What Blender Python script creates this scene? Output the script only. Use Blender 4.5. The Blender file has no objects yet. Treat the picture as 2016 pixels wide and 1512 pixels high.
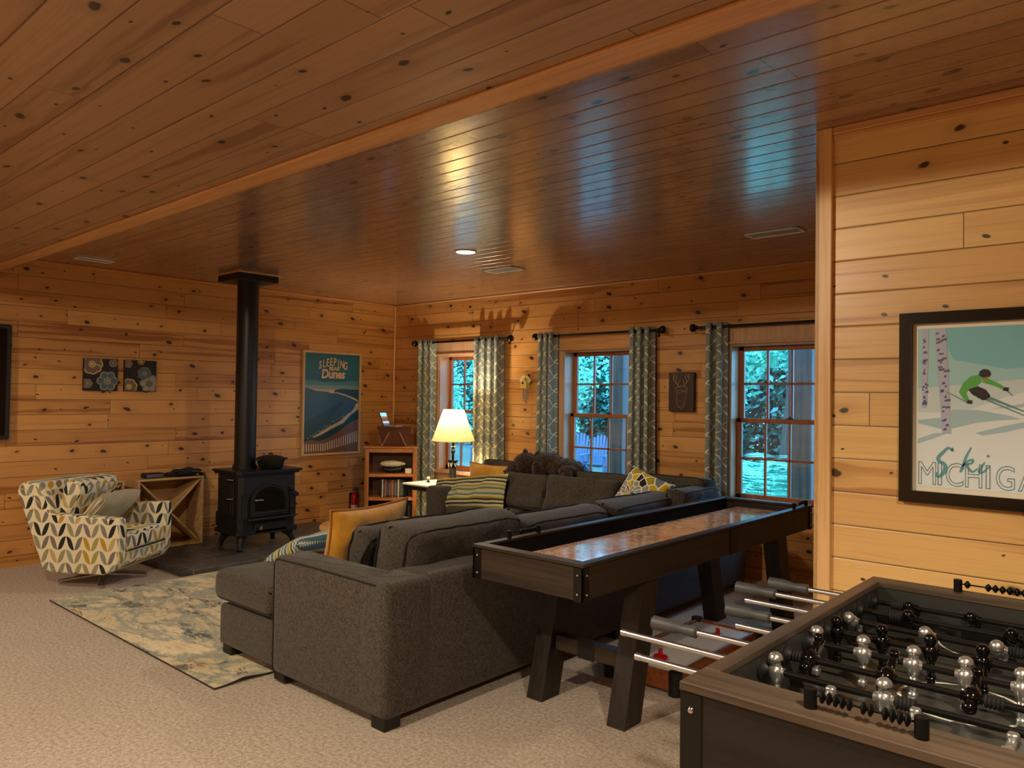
import bpy, bmesh, math, random
from mathutils import Vector, Matrix, noise as mnoise
SC = bpy.context.scene
COL = SC.collection
random.seed(7)
PI = math.pi

# ---------------------------------------------------------------- camera
F_PX = 1498.9
YAW, PITCH, ROLL = math.radians(41.554), math.radians(1.047), math.radians(0.790)
def cam_axes():
    f = Vector((-math.sin(YAW), math.cos(YAW), 0)); r = Vector((math.cos(YAW), math.sin(YAW), 0)); u = Vector((0, 0, 1))
    f, u = f*math.cos(PITCH)+u*math.sin(PITCH), u*math.cos(PITCH)-f*math.sin(PITCH)
    r, u = r*math.cos(ROLL)+u*math.sin(ROLL), u*math.cos(ROLL)-r*math.sin(ROLL)
    return r, u, f
CR, CU, CF = cam_axes()
cd = bpy.data.cameras.new('camera'); cam = bpy.data.objects.new('camera', cd); COL.objects.link(cam)
cam.matrix_world = Matrix(((CR.x, CU.x, -CF.x, 0), (CR.y, CU.y, -CF.y, 0), (CR.z, CU.z, -CF.z, 1.40), (0, 0, 0, 1)))
cd.sensor_width = 36; cd.sensor_fit = 'HORIZONTAL'; cd.lens = F_PX/2016*36; cd.clip_start = 0.02; cd.clip_end = 100
SC.camera = cam
# ---------------------------------------------------------------- view, world, lights
SC.view_settings.view_transform = 'Standard'; SC.view_settings.look = 'None'
SC.view_settings.gamma = 1; SC.view_settings.use_curve_mapping = False
SC.view_settings.exposure = 0.92
w = bpy.data.worlds.new('dusk sky'); SC.world = w; w.use_nodes = True
bg = w.node_tree.nodes['Background']; bg.inputs['Color'].default_value = (0.19, 0.60, 1.10, 1); bg.inputs['Strength'].default_value = 4.6
WARM = (1.0, 0.86, 0.64)
def spot(name, loc, power, ang=150, blend=.5, size=.05, col=WARM, aim=(0, 0, -1)):
    l = bpy.data.lights.new(name, 'SPOT'); l.energy = power; l.spot_size = math.radians(ang); l.spot_blend = blend
    l.shadow_soft_size = size; l.color = col
    o = bpy.data.objects.new(name, l); COL.objects.link(o); o.location = loc
    o.rotation_euler = Vector(aim).to_track_quat('-Z', 'Y').to_euler()
    return o
H, ZN, XL, YW, YP = 2.47, 2.36, -7.0, 5.80, 3.04      # main ceiling, near ceiling, left wall, window wall, poster wall
CANS = [((-2.3, 0.25), 125, 177, .03), ((0.25, 0.85), 125, 150, .5), ((-5.3, 0.1), 72, 165, .3), ((-3.6, -1.6), 62, 160, .4), ((0.3, -1.6), 60, 160, .4)]
for (x, y), p, a, b in CANS: spot('can_light_bulb', (x, y, ZN-.012), p, a, b, .06)
spot('can_light_bulb', (-3.955, 3.93, H-.012), 52, 165, .5, .06)

# ---------------------------------------------------------------- node helpers
class NT:
    def __init__(s, name, rough=.5, metal=0., spec=.5):
        s.mat = bpy.data.materials.new(name); s.mat.use_nodes = True
        s.t = s.mat.node_tree; s.b = s.t.nodes['Principled BSDF']
        s.b.inputs['Roughness'].default_value = rough; s.b.inputs['Metallic'].default_value = metal
        s.b.inputs['Specular IOR Level'].default_value = spec
    def put(s, sock, v):
        if isinstance(v, bpy.types.NodeSocket): s.t.links.new(v, sock)
        else:
            if sock.type == 'RGBA' and len(v) == 3: v = (*v, 1)
            sock.default_value = v
    def node(s, ty, props=None, **ins):
        n = s.t.nodes.new(ty)
        for k, v in (props or {}).items(): setattr(n, k, v)
        for k, v in ins.items(): s.put(n.inputs[k.replace('_', ' ')], v)
        return n
    def m(s, op, *a):
        n = s.t.nodes.new('ShaderNodeMath'); n.operation = op
        for i, v in enumerate(a): s.put(n.inputs[i], v)
        return n.outputs[0]
    def mix(s, fac, a, b, mode='MIX'):
        n = s.t.nodes.new('ShaderNodeMix'); n.data_type = 'RGBA'; n.blend_type = mode
        s.put(n.inputs[0], fac); s.put(n.inputs[6], a); s.put(n.inputs[7], b); return n.outputs[2]
    def ramp(s, fac, stops, interp='LINEAR'):
        n = s.t.nodes.new('ShaderNodeValToRGB'); cr = n.color_ramp; cr.interpolation = interp
        while len(cr.elements) < len(stops): cr.elements.new(.5)
        for e, (p, c) in zip(cr.elements, stops):
            e.position = p; e.color = (*c, 1) if len(c) == 3 else c
        s.put(n.inputs[0], fac); return n.outputs[0]
    def step(s, v, a, b):      # 0 below a .. 1 above b
        n = s.t.nodes.new('ShaderNodeMapRange'); n.interpolation_type = 'SMOOTHSTEP'
        s.put(n.inputs['Value'], v); n.inputs['From Min'].default_value = a; n.inputs['From Max'].default_value = b
        return n.outputs[0]
    def obj(s): return s.node('ShaderNodeTexCoord').outputs['Object']
    def uv(s): return s.node('ShaderNodeTexCoord').outputs['UV']
    def sep(s, v):
        n = s.node('ShaderNodeSeparateXYZ'); s.put(n.inputs[0], v); return n.outputs
    def comb(s, x=0., y=0., z=0.):
        n = s.node('ShaderNodeCombineXYZ')
        for i, v in enumerate((x, y, z)): s.put(n.inputs[i], v)
        return n.outputs[0]
    def noise(s, vec, scale=5, detail=3, rough=.5, dist=0.):
        n = s.node('ShaderNodeTexNoise', None, Scale=scale, Detail=detail, Roughness=rough, Distortion=dist)
        s.put(n.inputs['Vector'], vec); return n.outputs['Fac']
    def white(s, vec):
        n = s.node('ShaderNodeTexWhiteNoise', {'noise_dimensions': '3D'}); s.put(n.inputs['Vector'], vec)
        return n.outputs['Value'], n.outputs['Color']
    def bump(s, h, strength=.3, dist=.01):
        n = s.node('ShaderNodeBump', None, Strength=strength, Distance=dist); s.put(n.inputs['Height'], h)
        s.t.links.new(n.outputs[0], s.b.inputs['Normal'])
    def color(s, v): s.put(s.b.inputs['Base Color'], v)
def hexc(r, g, b):
    f = lambda c: ((c/255+.055)/1.055)**2.4 if c > 10 else c/255/12.92
    return (f(r), f(g), f(b))
def simple(name, rgb, rough=.5, metal=0., spec=.5, bump=0, bscale=60, var=0):
    n = NT(name, rough, metal, spec); c = hexc(*rgb)
    if var:
        k = n.noise(n.obj(), bscale*.5, 4); n.color(n.mix(n.step(k, .3, .7), tuple(x*(1-var) for x in c), tuple(min(1, x*(1+var)) for x in c)))
    else: n.color(c)
    if bump: n.bump(n.noise(n.obj(), bscale, 4), bump, .004)
    return n.mat
def planks(name, au, av, w, L, light, dark, seamc, rough=.35, phase=0., knots=1., joints=True, spec=.5, uneven=.004, coat=0.):
    n = NT(name, rough, 0, spec); X = n.sep(n.obj()); u, v = X[au], X[av]
    vv = n.m('DIVIDE', n.m('ADD', v, phase), w); row = n.m('FLOOR', vv); fv = n.m('FRACT', vv)
    r1, rc1 = n.white(n.comb(row, 3.3, 1.7)); u2 = n.m('ADD', u, n.m('MULTIPLY', r1, L*3.1))
    uu = n.m('DIVIDE', u2, L); col = n.m('FLOOR', uu); fu = n.m('FRACT', uu)
    pid, pc = n.white(n.comb(row, col, 5.1)); ps = n.sep(pc)
    dark_h = None; dsum = None
    # knots: two layers
    km = None; vdisp = None
    for i, (cell, thr, rmax, seed) in enumerate(((.34, .52*knots, .023, 1.3), (.19, .36*knots, .010, 7.9))):
        kc = n.m('FLOOR', n.m('DIVIDE', u2, cell)); kp, kcol = n.white(n.comb(kc, row, seed)); ks = n.sep(kcol)
        cx = n.m('MULTIPLY', n.m('ADD', kc, n.m('ADD', n.m('MULTIPLY', ks[0], .6), .2)), cell)
        cy = n.m('ADD', n.m('MULTIPLY', ks[1], .6), .2)
        dx = n.m('SUBTRACT', u2, cx); dy = n.m('MULTIPLY', n.m('SUBTRACT', fv, cy), w)
        ang = n.m('ADD', dx, n.m('MULTIPLY', dy, n.m('MULTIPLY', n.m('SUBTRACT', ks[2], .5), 1.6)))
        d = n.m('SQRT', n.m('ADD', n.m('MULTIPLY', ang, n.m('MULTIPLY', ang, .6)), n.m('MULTIPLY', dy, n.m('MULTIPLY', dy, 1.5))))
        on = n.m('LESS_THAN', kp, thr)
        rad = n.m('ADD', n.m('MULTIPLY', ks[2], rmax*.6), rmax*.4)
        q = n.m('DIVIDE', d, rad)
        if i == 0:
            q = n.m('ADD', q, n.m('MULTIPLY', n.m('SUBTRACT', n.noise(n.comb(u2, dy, kc), 60, 2), .5), .8))
            e = n.m('MULTIPLY', n.m('POWER', 2.718, n.m('MULTIPLY', n.m('MULTIPLY', q, q), -.12)), on)
            vdisp = n.m('MULTIPLY', n.m('MULTIPLY', dy, e), -.8); halo = e
        k = n.m('MULTIPLY', n.m('SUBTRACT', 1., n.step(q, .7, 1.25)), on)
        km = k if km is None else n.m('MAXIMUM', km, k)
    vg = n.m('ADD', n.m('MULTIPLY', fv, w), vdisp)
    off = n.m('MULTIPLY', pid, 37.)
    fine = n.noise(n.comb(n.m('MULTIPLY', u2, 1.5), n.m('MULTIPLY', vg, 75.), off), 1.6, 4, .6)
    band = n.noise(n.comb(n.m('MULTIPLY', u2, .55), n.m('MULTIPLY', vg, 17.), off), 1.2, 2, .5, .6)
    bandm = n.m('MULTIPLY', n.step(band, .52, .66), n.m('ADD', n.m('MULTIPLY', ps[0], .95), .1))
    mid = tuple((a+b)/2 for a, b in zip(light, dark))
    c = n.mix(n.m('MULTIPLY', pid, .75), light, mid)
    c = n.mix(bandm, c, dark)
    c = n.mix(n.m('MULTIPLY', n.step(fine, .45, .8), .28), c, tuple(x*.55 for x in dark))
    c = n.mix(n.m('MULTIPLY', halo, .28), c, tuple(x*.6 for x in dark))
    c = n.mix(n.m('MULTIPLY', km, .92), c, (.016, .006, .003))
    edge = n.m('MULTIPLY', n.m('MINIMUM', fv, n.m('SUBTRACT', 1., fv)), w)
    seam = n.m('SUBTRACT', 1., n.step(edge, .0008, .0032))
    if joints:
        ej = n.m('MULTIPLY', n.m('MINIMUM', fu, n.m('SUBTRACT', 1., fu)), L)
        seam = n.m('MAXIMUM', seam, n.m('SUBTRACT', 1., n.step(ej, .0008, .0028)))
    c = n.mix(n.m('MULTIPLY', seam, .82), c, seamc)
    n.color(c)
    # the grooves are cut into the boards, each board sits slightly proud or tilted
    wide = n.step(edge, 0., .006)
    tilt = n.m('MULTIPLY', n.m('MULTIPLY', n.m('SUBTRACT', fv, .5), n.m('SUBTRACT', ps[1], .5)), uneven*120)
    wav = n.m('MULTIPLY', n.noise(n.comb(n.m('MULTIPLY', u2, 3.), n.m('MULTIPLY', v, 6.), off), 1.3, 2), uneven*60)
    n.bump(n.m('ADD', n.m('ADD', wide, tilt), n.m('ADD', wav, n.m('MULTIPLY', fine, .05))), .35, .006)
    n.put(n.b.inputs['Roughness'], n.m('ADD', n.m('MULTIPLY', fine, .12), rough-.06))
    if coat: n.t.links.new(n.b.inputs['Normal'].links[0].from_socket, n.b.inputs['Coat Normal']); n.b.inputs['Coat Weight'].default_value = coat; n.b.inputs['Coat Roughness'].default_value = .16
    return n.mat
def grain(name, rgb, rgb2, axis=0, rough=.45, scale=1., spec=.4):
    n = NT(name, rough, 0, spec); X = n.sep(n.obj()); s = [60., 60., 60.]; s[axis] = 2.5
    f = n.noise(n.comb(*[n.m('MULTIPLY', X[i], s[i]*scale) for i in range(3)]), 1, 4, .6, .4)
    n.color(n.mix(n.step(f, .35, .7), hexc(*rgb), hexc(*rgb2))); n.bump(f, .08, .002); return n.mat
def weave(name, rgb, rgb2, scale=260, rough=.95, bump=.35, big=0.):
    n = NT(name, rough, 0, .15); o = n.obj()
    f = n.noise(o, scale, 3, .7); f2 = n.noise(o, scale*.25, 3, .7)
    k = n.m('ADD', n.m('MULTIPLY', f, .65), n.m('MULTIPLY', f2, .35))
    n.color(n.mix(n.step(k, .38, .62), hexc(*rgb), hexc(*rgb2))); n.bump(k, bump, .004)
    n.b.inputs['Sheen Weight'].default_value = .15
    return n.mat

# ---------------------------------------------------------------- mesh builder
class G:
    def __init__(s): s.v = []; s.f = []; s.m = []; s.s = []; s.uv = {}; s.T = Matrix.Identity(4)
    def add(s, vs, fs, mi=0, sm=False):
        b = len(s.v); s.v += [s.T @ Vector(p) for p in vs]
        for f in fs: s.f.append(tuple(b+i for i in f)); s.m.append(mi); s.s.append(sm)
        return b
    def box(s, x0, x1, y0, y1, z0, z1, mi=0, b=.004, R=None):
        if x0 > x1: x0, x1 = x1, x0
        if y0 > y1: y0, y1 = y1, y0
        if z0 > z1: z0, z1 = z1, z0
        b = min(b, (x1-x0)*.45, (y1-y0)*.45, (z1-z0)*.45)
        c = Vector(((x0+x1)/2, (y0+y1)/2, (z0+z1)/2)); h = ((x1-x0)/2, (y1-y0)/2, (z1-z0)/2)
        if b <= 0:
            vs = [Vector((sx*h[0], sy*h[1], sz*h[2])) for sx in (-1, 1) for sy in (-1, 1) for sz in (-1, 1)]
            fs = [(0, 1, 3, 2), (4, 6, 7, 5), (0, 4, 5, 1), (2, 3, 7, 6), (0, 2, 6, 4), (1, 5, 7, 3)]
        else:
            vs = []; idx = {}
            for sx in (-1, 1):
                for sy in (-1, 1):
                    for sz in (-1, 1):
                        for a in range(3):
                            q = [sx*(h[0]-b), sy*(h[1]-b), sz*(h[2]-b)]; q[a] = (sx, sy, sz)[a]*h[a]
                            idx[(sx, sy, sz, a)] = len(vs); vs.append(Vector(q))
            fs = []
            for a in range(3):
                o = [i for i in range(3) if i != a]
                for sg in (-1, 1):
                    f = []
                    for p, q in ((-1, -1), (1, -1), (1, 1), (-1, 1)):
                        k = [0, 0, 0]; k[a] = sg; k[o[0]] = p; k[o[1]] = q; f.append(idx[(*k, a)])
                    fs.append(tuple(f))
                for p in (-1, 1):
                    for q in (-1, 1):
                        f = []
                        for sg, ax in ((-1, o[0]), (1, o[0]), (1, o[1]), (-1, o[1])):
                            k = [0, 0, 0]; k[a] = sg; k[o[0]] = p; k[o[1]] = q; f.append(idx[(*k, ax)])
                        fs.append(tuple(f))
            for sx in (-1, 1):
                for sy in (-1, 1):
                    for sz in (-1, 1): fs.append(tuple(idx[(sx, sy, sz, a)] for a in range(3)))
        if R is not None: vs = [R @ q for q in vs]
        s.add([c+q for q in vs], fs, mi)
    def slant(s, p0, p1, w, d, mi=0, up=Vector((0, 1, 0)), b=.003):     # a square bar from p0 to p1
        p0 = Vector(p0); p1 = Vector(p1); z = (p1-p0).normalized(); x = up.cross(z)
        if x.length < 1e-4: x = Vector((1, 0, 0)).cross(z)
        x.normalize(); y = z.cross(x); R = Matrix((x, y, z)).transposed(); L = (p1-p0).length; c = (p0+p1)/2
        s.box(c.x-w/2, c.x+w/2, c.y-d/2, c.y+d/2, c.z-L/2, c.z+L/2, mi, b, R)
    def ring(s, c, x, y, r, n): return [c+x*(r*math.cos(2*PI*i/n))+y*(r*math.sin(2*PI*i/n)) for i in range(n)]
    def cyl(s, p0, p1, r0, r1=None, n=16, mi=0, cap=True, sm=True):
        p0 = Vector(p0); p1 = Vector(p1); r1 = r0 if r1 is None else r1; z = (p1-p0).normalized()
        x = z.orthogonal().normalized(); y = z.cross(x)
        vs = s.ring(p0, x, y, r0, n)+s.ring(p1, x, y, r1, n)
        b = s.add(vs, [(i, (i+1) % n, n+(i+1) % n, n+i) for i in range(n)], mi, sm)
        if cap: s.add(vs, [tuple(range(n-1, -1, -1)), tuple(range(n, 2*n))], mi)
    def lathe(s, prof, o=(0, 0, 0), n=20, mi=0, ax=(0, 0, 1), sx=1., sm=True):      # prof [(r, h)]
        o = Vector(o); z = Vector(ax).normalized(); x = z.orthogonal().normalized() if abs(z.z) < .9 else Vector((1, 0, 0)); y = z.cross(x)
        vs = []; fs = []
        for r, h in prof: vs += [o+z*h+x*(r*sx*math.cos(2*PI*i/n))+y*(r*math.sin(2*PI*i/n)) for i in range(n)]
        for j in range(len(prof)-1):
            for i in range(n): fs.append((j*n+i, j*n+(i+1) % n, (j+1)*n+(i+1) % n, (j+1)*n+i))
        s.add(vs, fs, mi, sm)
        for j in (0, len(prof)-1):
            if prof[j][0] > 1e-5: s.add(vs[j*n:(j+1)*n], [tuple(range(n))], mi)
    def tube(s, pts, r, n=8, mi=0, closed=False, flat=1.):
        pts = [Vector(p) for p in pts]; m = len(pts); vs = []; up = None
        for i, p in enumerate(pts):
            a = pts[(i-1) % m] if (i > 0 or closed) else p; b = pts[(i+1) % m] if (i < m-1 or closed) else p
            t = (b-a).normalized()
            if up is None: up = t.orthogonal().normalized()
            up = (up-t*up.dot(t)).normalized(); y = t.cross(up); rr = r[i] if isinstance(r, (list, tuple)) else r
            vs += [p+up*(rr*math.cos(2*PI*k/n))+y*(rr*flat*math.sin(2*PI*k/n)) for k in range(n)]
        fs = []
        for i in range(m if closed else m-1):
            j = (i+1) % m
            for k in range(n): fs.append((i*n+k, i*n+(k+1) % n, j*n+(k+1) % n, j*n+k))
        s.add(vs, fs, mi, True)
        if not closed: s.add(vs[:n], [tuple(range(n))], mi); s.add(vs[-n:], [tuple(range(n))], mi)
    def ball(s, c, rx, ry=None, rz=None, n=14, mi=0, R=None):
        ry = rx if ry is None else ry; rz = rx if rz is None else rz; c = Vector(c); vs = []; fs = []; h = n//2+1
        for j in range(h+1):
            a = PI*j/h
            for i in range(n):
                q = Vector((rx*math.sin(a)*math.cos(2*PI*i/n), ry*math.sin(a)*math.sin(2*PI*i/n), rz*math.cos(a)))
                if R is not None: q = R @ q
                vs.append(c+q)
        for j in range(h):
            for i in range(n): fs.append((j*n+i, j*n+(i+1) % n, (j+1)*n+(i+1) % n, (j+1)*n+i))
        s.add(vs, fs, mi, True)
    def slab(s, poly, z0, z1, r=.03, seg=4, mi=0, crown=0.):       # rounded-edge slab over an outline (ccw)
        def inset(P, d):
            out = []; n = len(P)
            for i in range(n):
                a, b, c = Vector(P[i-1]), Vector(P[i]), Vector(P[(i+1) % n])
                e1 = (b-a).normalized(); e2 = (c-b).normalized(); n1 = Vector((-e1.y, e1.x)); n2 = Vector((-e2.y, e2.x))
                k = (n1+n2); k = k/max(.2, k.length_squared)*2
                out.append(b+k*d)
            return out
        P = []
        m = len(poly)
        for i in range(m):                                          # round the corners in plan
            a, b, c = Vector(poly[i-1]), Vector(poly[i]), Vector(poly[(i+1) % m])
            e1 = (a-b).normalized(); e2 = (c-b).normalized(); rr = min(r*1.1, (a-b).length*.4, (c-b).length*.4)
            for t in (0, .25, .5, .75, 1):
                P.append((b+e1*rr)*(1-t)**2+b*2*t*(1-t)+(b+e2*rr)*t*t)
        rings = [(z0, r)]; rings = []
        for i in range(seg+1): t = PI/2*i/seg; rings.append((z0+r*(1-math.sin(t)), r*(1-math.cos(t))))
        rings = [(z0+r*(1-math.cos(PI/2*i/seg)), r*(1-math.sin(PI/2*i/seg))) for i in range(seg+1)]
        rings += [(z1-r*(1-math.sin(PI/2*i/seg)), r*(1-math.cos(PI/2*i/seg))) for i in range(seg+1)]
        vs = []; n = len(P); fs = []
        for z, d in rings: vs += [(q.x, q.y, z) for q in inset(P, d)]
        for j in range(len(rings)-1):
            for i in range(n): fs.append((j*n+i, j*n+(i+1) % n, (j+1)*n+(i+1) % n, (j+1)*n+i))
        s.add(vs, fs, mi, True); s.add(vs[:n], [tuple(range(n-1, -1, -1))], mi)
        if crown:
            c = sum((Vector(q) for q in vs[-n:]), Vector())/n; top = [Vector(q) for q in vs[-n:]]; L = [top]
            for t in (.75, .5, .25): L.append([c.lerp(q, t)+Vector((0, 0, crown*(1-t*t))) for q in top])
            vv = [q for l in L for q in l]+[c+Vector((0, 0, crown))]; ff = []
            for j in range(3):
                for i in range(n): ff.append((j*n+i, j*n+(i+1) % n, (j+1)*n+(i+1) % n, (j+1)*n+i))
            ff += [(3*n+i, 3*n+(i+1) % n, 4*n) for i in range(n)]
            s.add(vv, ff, mi, True)
        else: s.add(vs[-n:], [tuple(range(n))], mi)
    def prism(s, poly, d0, d1, plane='xz', mi=0):      # plane xz: extrude along y; yz: along x; xy: along z
        f = {'xz': lambda a, b, d: (a, d, b), 'yz': lambda a, b, d: (d, a, b), 'xy': lambda a, b, d: (a, b, d)}[plane]
        n = len(poly); vs = [f(a, b, d0) for a, b in poly]+[f(a, b, d1) for a, b in poly]
        s.add(vs, [tuple(range(n)), tuple(range(2*n-1, n-1, -1))]+[(i, (i+1) % n, n+(i+1) % n, n+i) for i in range(n)], mi)
    def pillow(s, c, w, h, t, R=None, mi=0, n=16, wr=.006, pinch=.07, seed=0., box=0.):   # local x width, z height, y thickness
        R = R or Matrix.Identity(3); c = Vector(c); vs = []; fs = []
        for sd in (-1, 1):
            for j in range(n+1):
                for i in range(n+1):
                    u = -1+2*i/n; v = -1+2*j/n; u = math.sin(u*PI/2)*.35+u*.65; v = math.sin(v*PI/2)*.35+v*.65
                    ex = 4 if not box else 10
                    th = ((1-abs(u)**ex)*(1-abs(v)**ex))**(.5 if not box else .32)
                    x = u*w/2*(1-pinch*(1-v*v)); z = v*h/2*(1-pinch*(1-u*u)); y = sd*t/2*th
                    k = mnoise.noise(Vector((x*6+seed*5, sd*3+seed, z*6)))*wr*2.2*th
                    y += k+mnoise.noise(Vector((x*14+seed*3, sd, z*14+seed)))*wr*1.3*th
                    vs.append(c+R @ Vector((x, y, z)))
        m = (n+1)*(n+1)
        for sd in (0, 1):
            for j in range(n):
                for i in range(n):
                    a = sd*m+j*(n+1)+i; fs.append((a, a+1, a+n+2, a+n+1))
        s.add(vs, fs, mi, True)
        loop = [j for j in range(n)]+[j*(n+1)+n for j in range(n)]+[n*(n+1)+n-j for j in range(n)]+[(n-j)*(n+1) for j in range(n)]
        return [vs[k]*.5+vs[m+k]*.5 for k in loop]
    def boxuv(s): s.uv = 'box'
    def build(s, name, mats, parent=None, world=False):
        me = bpy.data.meshes.new(name); me.from_pydata([tuple(p) for p in s.v], [], s.f); me.update()
        if not isinstance(mats, (list, tuple)): mats = [mats]
        for m in mats: me.materials.append(m)
        me.polygons.foreach_set('material_index', s.m); me.polygons.foreach_set('use_smooth', s.s)
        bm = bmesh.new(); bm.from_mesh(me); bmesh.ops.remove_doubles(bm, verts=bm.verts, dist=1e-5); bmesh.ops.recalc_face_normals(bm, faces=bm.faces)
        if s.uv == 'box':
            L = bm.loops.layers.uv.new('UVMap')
            for f in bm.faces:
                nn = f.normal; a = max(range(3), key=lambda i: abs(nn[i]))
                for l in f.loops:
                    p = l.vert.co; l[L].uv = ((p.y, p.z), (p.x, p.z), (p.x, p.y))[a]
        bm.to_mesh(me); bm.free()
        if s.s and any(s.s) :
            try: me.set_sharp_from_angle(angle=math.radians(50))
            except Exception: pass
        o = bpy.data.objects.new(name, me); COL.objects.link(o)
        if parent is not None:
            if world: me.transform(wm(parent).inverted())
            o.parent = parent
        return o
def wm(o):
    m = o.matrix_basis.copy()
    return wm(o.parent) @ m if o.parent else m
def tag(o, label, cat, group=None, kind=None):
    o['label'] = label; o['category'] = cat
    if group: o['group'] = group
    if kind: o['kind'] = kind
    return o
def thing(name, label, cat, loc=(0, 0, 0), rz=0., group=None):
    o = bpy.data.objects.new(name, None); COL.objects.link(o); o.empty_display_size = .1
    o.location = loc; o.rotation_euler = (0, 0, rz); return tag(o, label, cat, group)
def struct(name, g, mats):
    o = g.build(name, mats); o['kind'] = 'structure'; return o
def copy_tree(o, parent=None):
    c = o.copy(); COL.objects.link(c)
    if parent is not None: c.parent = parent
    for ch in [x for x in bpy.data.objects if x.parent == o and x != c]: copy_tree(ch, c)
    return c
def text_into(g, s, size, org, U, V, mi, outline=0., shear=0., bold=0., space=1., ext=.0004, sx=1.):
    cu = bpy.data.curves.new('t', 'FONT'); cu.body = s; cu.size = size; cu.shear = shear; cu.space_character = space; cu.align_x = 'CENTER'
    cu.resolution_u = 3
    if outline: cu.fill_mode = 'NONE'; cu.bevel_depth = outline; cu.bevel_resolution = 0
    else: cu.offset = bold; cu.extrude = ext
    o = bpy.data.objects.new('t', cu); COL.objects.link(o); bpy.context.view_layer.update()
    dg = bpy.context.evaluated_depsgraph_get(); me = bpy.data.meshes.new_from_object(o.evaluated_get(dg))
    U = Vector(U); V = Vector(V); N = U.cross(V); org = Vector(org)
    g.add([org+U*(v.co.x*sx)+V*v.co.y+N*v.co.z for v in me.vertices], [tuple(p.vertices) for p in me.polygons], mi)
    bpy.data.objects.remove(o); bpy.data.curves.remove(cu); bpy.data.meshes.remove(me)

# ================================================================ MATERIALS
WL, WD, WS = hexc(224, 158, 84), hexc(158, 92, 40), hexc(60, 28, 10)
M_wall_left = planks('pine boards left', 1, 2, .125, 1.35, hexc(210, 152, 84), hexc(150, 92, 44), WS, .38, .04)
M_wall_win = planks('pine boards window side', 0, 2, .125, 1.6, hexc(214, 156, 88), hexc(156, 98, 48), WS, .38, .04)
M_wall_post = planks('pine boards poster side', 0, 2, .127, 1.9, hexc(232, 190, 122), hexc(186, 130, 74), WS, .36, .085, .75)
M_ceil = planks('pine ceiling boards', 0, 1, .1135, 1.9, hexc(166, 128, 98), hexc(124, 90, 64), hexc(46, 22, 9), .27, 0.005, .75, True, .5, .006, 1.)
M_ceiln = planks('pine ceiling boards near', 0, 1, .1475, 2.3, hexc(174, 136, 102), hexc(136, 98, 68), hexc(70, 34, 14), .34, -.03, .8, True, .5, .004)
M_trim = grain('pale pine trim', (228, 184, 128), (212, 166, 108), 2, .4, .8)
M_trimx = grain('pine trim along wall', (214, 162, 108), (194, 138, 84), 0, .4, .8)
M_trimy = grain('pine trim along side', (216, 150, 86), (192, 124, 64), 1, .4, .8)
M_casing = grain('window casing wood', (202, 160, 124), (186, 142, 104), 2, .35, .8)
M_sash = grain('window sash wood', (168, 104, 62), (146, 84, 48), 2, .35, .8)
M_black = simple('black satin metal', (16, 14, 13), .35, .3)
M_blackm = simple('matt black plastic', (14, 13, 13), .6)
M_chrome = simple('chrome', (205, 205, 210), .16, 1.)
M_steel = simple('dull steel', (150, 150, 152), .35, 1.)
M_gold = simple('brass', (205, 165, 90), .22, 1.)
M_white = simple('white plastic', (225, 220, 210), .5)
def emit(name, rgb, s):
    n = NT(name); n.color((0, 0, 0)); n.b.inputs['Emission Color'].default_value = (*rgb, 1); n.b.inputs['Emission Strength'].default_value = s; return n.mat
M_can = emit('lit lamp lens', (1, .82, .55), 12)
def glass_mat(name, tint=(1, 1, 1), f=.08):
    n = NT(name); nt = n.t; nt.nodes.remove(n.b); o = nt.nodes['Material Output']
    t = nt.nodes.new('ShaderNodeBsdfTransparent'); t.inputs[0].default_value = (*tint, 1)
    g = nt.nodes.new('ShaderNodeBsdfGlossy'); g.inputs['Roughness'].default_value = .03
    mx = nt.nodes.new('ShaderNodeMixShader'); mx.inputs[0].default_value = .07
    nt.links.new(t.outputs[0], mx.inputs[1]); nt.links.new(g.outputs[0], mx.inputs[2]); nt.links.new(mx.outputs[0], o.inputs[0])
    return n.mat
M_glass = glass_mat('window glass', (.97, .99, 1))
def mk_carpet():
    n = NT('beige carpet', 1, 0, .1); o = n.obj()
    a = n.noise(o, 260, 3, .75); b = n.noise(o, 60, 2, .6); c = n.noise(o, 1.3, 3, .5)
    k = n.m('ADD', n.m('MULTIPLY', a, .6), n.m('MULTIPLY', b, .4))
    col = n.mix(n.step(k, .36, .62), hexc(150, 128, 108), hexc(226, 206, 184))
    n.color(n.mix(n.m('MULTIPLY', n.step(c, .4, .7), .18), col, hexc(176, 152, 130)))
    n.bump(k, .9, .012); n.b.inputs['Sheen Weight'].default_value = .2; return n.mat
M_carpet = mk_carpet()
def mk_rug():
    n = NT('abstract rug pile', 1, 0, .1); X = n.sep(n.obj()); v = n.comb(n.m('MULTIPLY', X[0], 1.), n.m('MULTIPLY', X[1], 2.1), 0.)
    a = n.noise(v, 1.7, 6, .68, .5); b = n.noise(v, 3.1, 7, .75, .9); c = n.noise(n.obj(), 95, 3, .7)
    col = n.ramp(a, [(.30, hexc(190, 164, 130)), (.43, hexc(232, 214, 176)), (.51, hexc(158, 160, 148)), (.58, hexc(222, 204, 164)), (.74, hexc(180, 152, 122))])
    col = n.mix(n.m('MULTIPLY', n.step(b, .53, .62), .85), col, hexc(78, 86, 88))
    col = n.mix(n.m('MULTIPLY', n.step(c, .45, .7), .3), col, hexc(96, 86, 70))
    n.color(col); n.bump(c, .7, .006); return n.mat
M_rug = mk_rug()
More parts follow.
